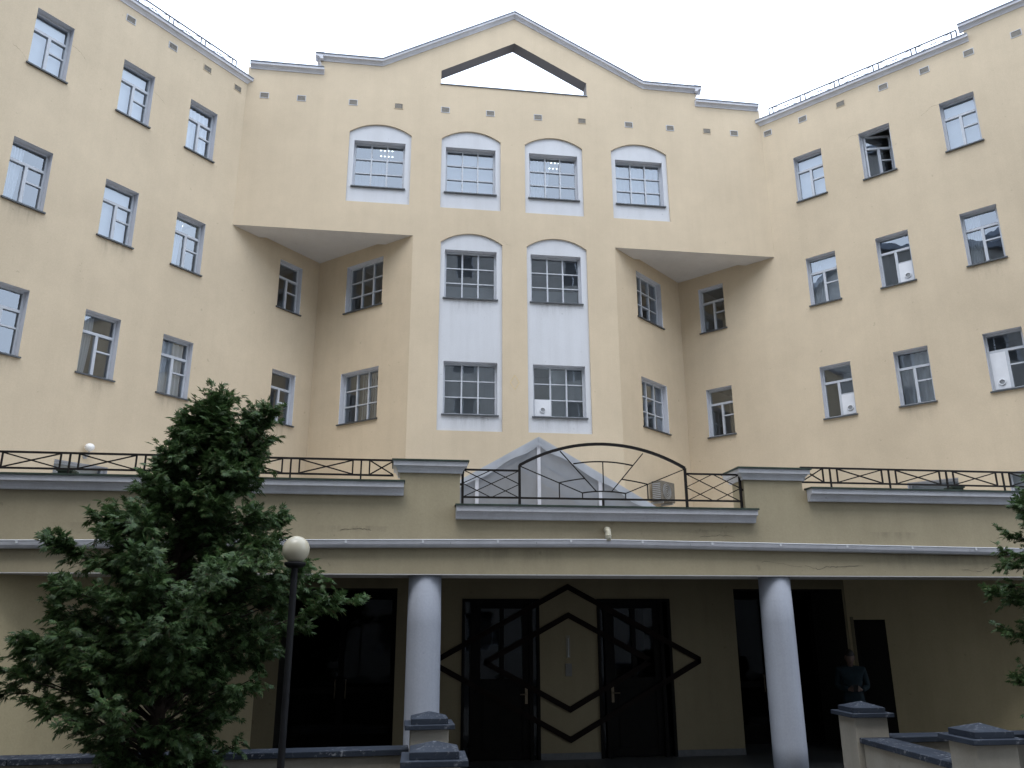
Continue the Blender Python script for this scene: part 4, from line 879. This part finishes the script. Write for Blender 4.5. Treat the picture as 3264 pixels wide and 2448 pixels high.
# head and neck tilted down, with nose, chin and ears
hb = bmesh.new(); bmesh.ops.create_uvsphere(hb, u_segments=24, v_segments=18, radius=1)
for v in hb.verts:
    x, y, z = v.co; w = .074*(1-.16*max(0, -z)); d = .092; h = .115
    X, Y, Z = x*w, y*d, z*h
    if y < -.2: Z2 = z; Y -= .012*math.exp(-((z+.62)/.22)**2)*max(0, 1-abs(x)*1.4)                       # chin
    if y < -.6: Y -= .026*math.exp(-((z+.08)/.16)**2)*math.exp(-(x/.16)**2); Y += .008*(math.exp(-((abs(x)-.38)/.16)**2))*math.exp(-((z-.1)/.12)**2); Y += .004*math.exp(-((z+.42)/.05)**2)*math.exp(-(x/.3)**2)
    v.co = (X, Y, Z)
for s in (-1, 1):
    e = bmesh.ops.create_uvsphere(hb, u_segments=8, v_segments=6, radius=1)
    for v in e['verts']: v.co = Vector((v.co.x*.010+s*.073, v.co.y*.018+.012, v.co.z*.030-.004))
ml = Matrix.Translation((0, -.045, 1.575)) @ Matrix.Rotation(math.radians(24), 4, 'X'); hb.transform(ml)
nk = skin_mesh('neck', [((0, .01, 1.42), .055), ((0, -.01, 1.50), .05), ((0, -.03, 1.55), .052)], [(0, 1), (1, 2)], 0, 1); hb.from_mesh(nk)
hm = bpy.data.meshes.new('head'); hb.to_mesh(hm); hb.free()
for p in hm.polygons: p.use_smooth = True
link('head', hm, 'skin', PER)
hb = bmesh.new(); bmesh.ops.create_uvsphere(hb, u_segments=22, v_segments=14, radius=1)
bmesh.ops.delete(hb, geom=[v for v in hb.verts if (v.co.y < -.35 and v.co.z < .42) or v.co.z < -.45], context='VERTS')
for v in hb.verts: v.co = Vector((v.co.x*.083, v.co.y*.101+.004, v.co.z*.126+.004))*(1+random.uniform(-.02, .02))
hb.transform(ml); hm = bpy.data.meshes.new('hair'); hb.to_mesh(hm); hb.free()
for p in hm.polygons: p.use_smooth = True
link('hair', hm, 'hair', PER)
for s in (-1, 1):                                            # hands: palm, four bent fingers, thumb, closed round the phone
    b0 = np.array([.12 if s > 0 else -.09, -.205, 1.09]); c = np.array([.02, -.285, 1.115]); dirn = (c-b0)/np.linalg.norm(c-b0); JJ = [(tuple(b0), .027), (tuple(b0+dirn*.055), (.034, .02))]; EE = [(0, 1)]
    for q in range(4):
        r0 = b0+dirn*.065+np.array([0, -.01+.004*q, .026-.018*q]); L = (.036, .042, .038, .028)[q]; r1 = r0+dirn*L*.6+np.array([0, -.014, 0]); r2_ = r1+dirn*L*.5+np.array([0, .012, 0]); i = len(JJ)
        JJ += [(tuple(r0), .0095), (tuple(r1), .0085), (tuple(r2_), .0075)]; EE += [(1, i), (i, i+1), (i+1, i+2)]
    th = b0+dirn*.03+np.array([0, .015, .022]); i = len(JJ); JJ += [(tuple(th), .011), (tuple(th+dirn*.03+np.array([0, .004, .02])), .0095), (tuple(th+dirn*.055+np.array([0, -.006, .022])), .008)]; EE += [(1, i), (i, i+1), (i+1, i+2)]
    link('hand', skin_mesh('hand', JJ, EE, 0, 1), 'skin', PER)
m = MB(); m.box(-.036, .036, -.005, .005, -.072, .072); ph = m.build('phone', 'phone_black', None, .004)
ph.matrix_world = PER.matrix_basis @ Matrix.Translation((.02, -.298, 1.125)) @ Matrix.Rotation(math.radians(40), 4, 'X'); tag(ph, 'black phone held in the hands of the person in the porch', 'phone')

# ------------------------------------------------------------------ neighbouring blocks, mirrored in the panes
m = MB(); m.box(-.7, .7, -.28, -.25, 0, 1.7); me_p = m.mesh('pane'); me_p.materials.append(MAT['sill_metal'])
m = MB(); m.box(-.7, .7, -.24, -.18, .0, .07); m.box(-.7, .7, -.24, -.18, 1.63, 1.7); m.box(-.7, -.63, -.24, -.18, .07, 1.63); m.box(.63, .7, -.24, -.18, .07, 1.63); m.box(-.04, .04, -.24, -.18, .07, 1.63)
for a in (-.7, .7): m.quad((a, 0, 0), (a, -.25, 0), (a, -.25, 1.7), (a, 0, 1.7))
m.quad((-.7, 0, 0), (.7, 0, 0), (.7, -.25, 0), (-.7, -.25, 0)); m.quad((-.7, 0, 1.7), (.7, 0, 1.7), (.7, -.25, 1.7), (-.7, -.25, 1.7))
me_f = m.mesh('window'); me_f.materials.append(MAT['window_paint'])
def block(loc, rz, half, depth, H, ncol, label):
    """local: front face on y = 0 looking to +y"""
    OB = thing('apartment_block', loc, label, 'building', None, False); OB.rotation_euler = (0, 0, rz)
    cols = [-half+1.9+(2*half-3.8)*i/(ncol-1) for i in range(ncol)]; rowsz = [1.2+3.3*j for j in range(int((H-2)/3.3))]
    hl = [[(x-.7, z), (x+.7, z), (x+.7, z+1.7), (x-.7, z+1.7)] for x in cols for z in rowsz]; m = MB()
    m.poly([(-half, 0), (half, 0), (half, H), (-half, H)], hl, lambda a, b: (a, 0, b)); m.quad((-half, 0, 0), (-half, -depth, 0), (-half, -depth, H), (-half, 0, H)); m.quad((half, 0, 0), (half, -depth, 0), (half, -depth, H), (half, 0, H)); m.quad((-half, -depth, 0), (half, -depth, 0), (half, -depth, H), (-half, -depth, H)); m.build('wall', 'far_plaster', OB)
    m = MB(); m.box(-half-.4, half+.4, -depth-.4, .4, H, H+.4); m.build('roof', 'slate_cap', OB)
    for x in cols:
        for z in rowsz:
            w_ = bpy.data.objects.new('window', me_f); COL.objects.link(w_); w_.parent = OB; w_.location = (x, 0, z)
            q_ = bpy.data.objects.new('pane', me_p); COL.objects.link(q_); q_.parent = w_
block((2, -9, 0), 0, 26, 12, 29.8, 14, 'tall grey plastered block across the court, seen only mirrored in the window panes')
block((-15.5, -1.5, 0), math.radians(-90), 6.5, 10, 25.5, 4, 'grey plastered block beyond the left wing, seen only mirrored in the window panes')
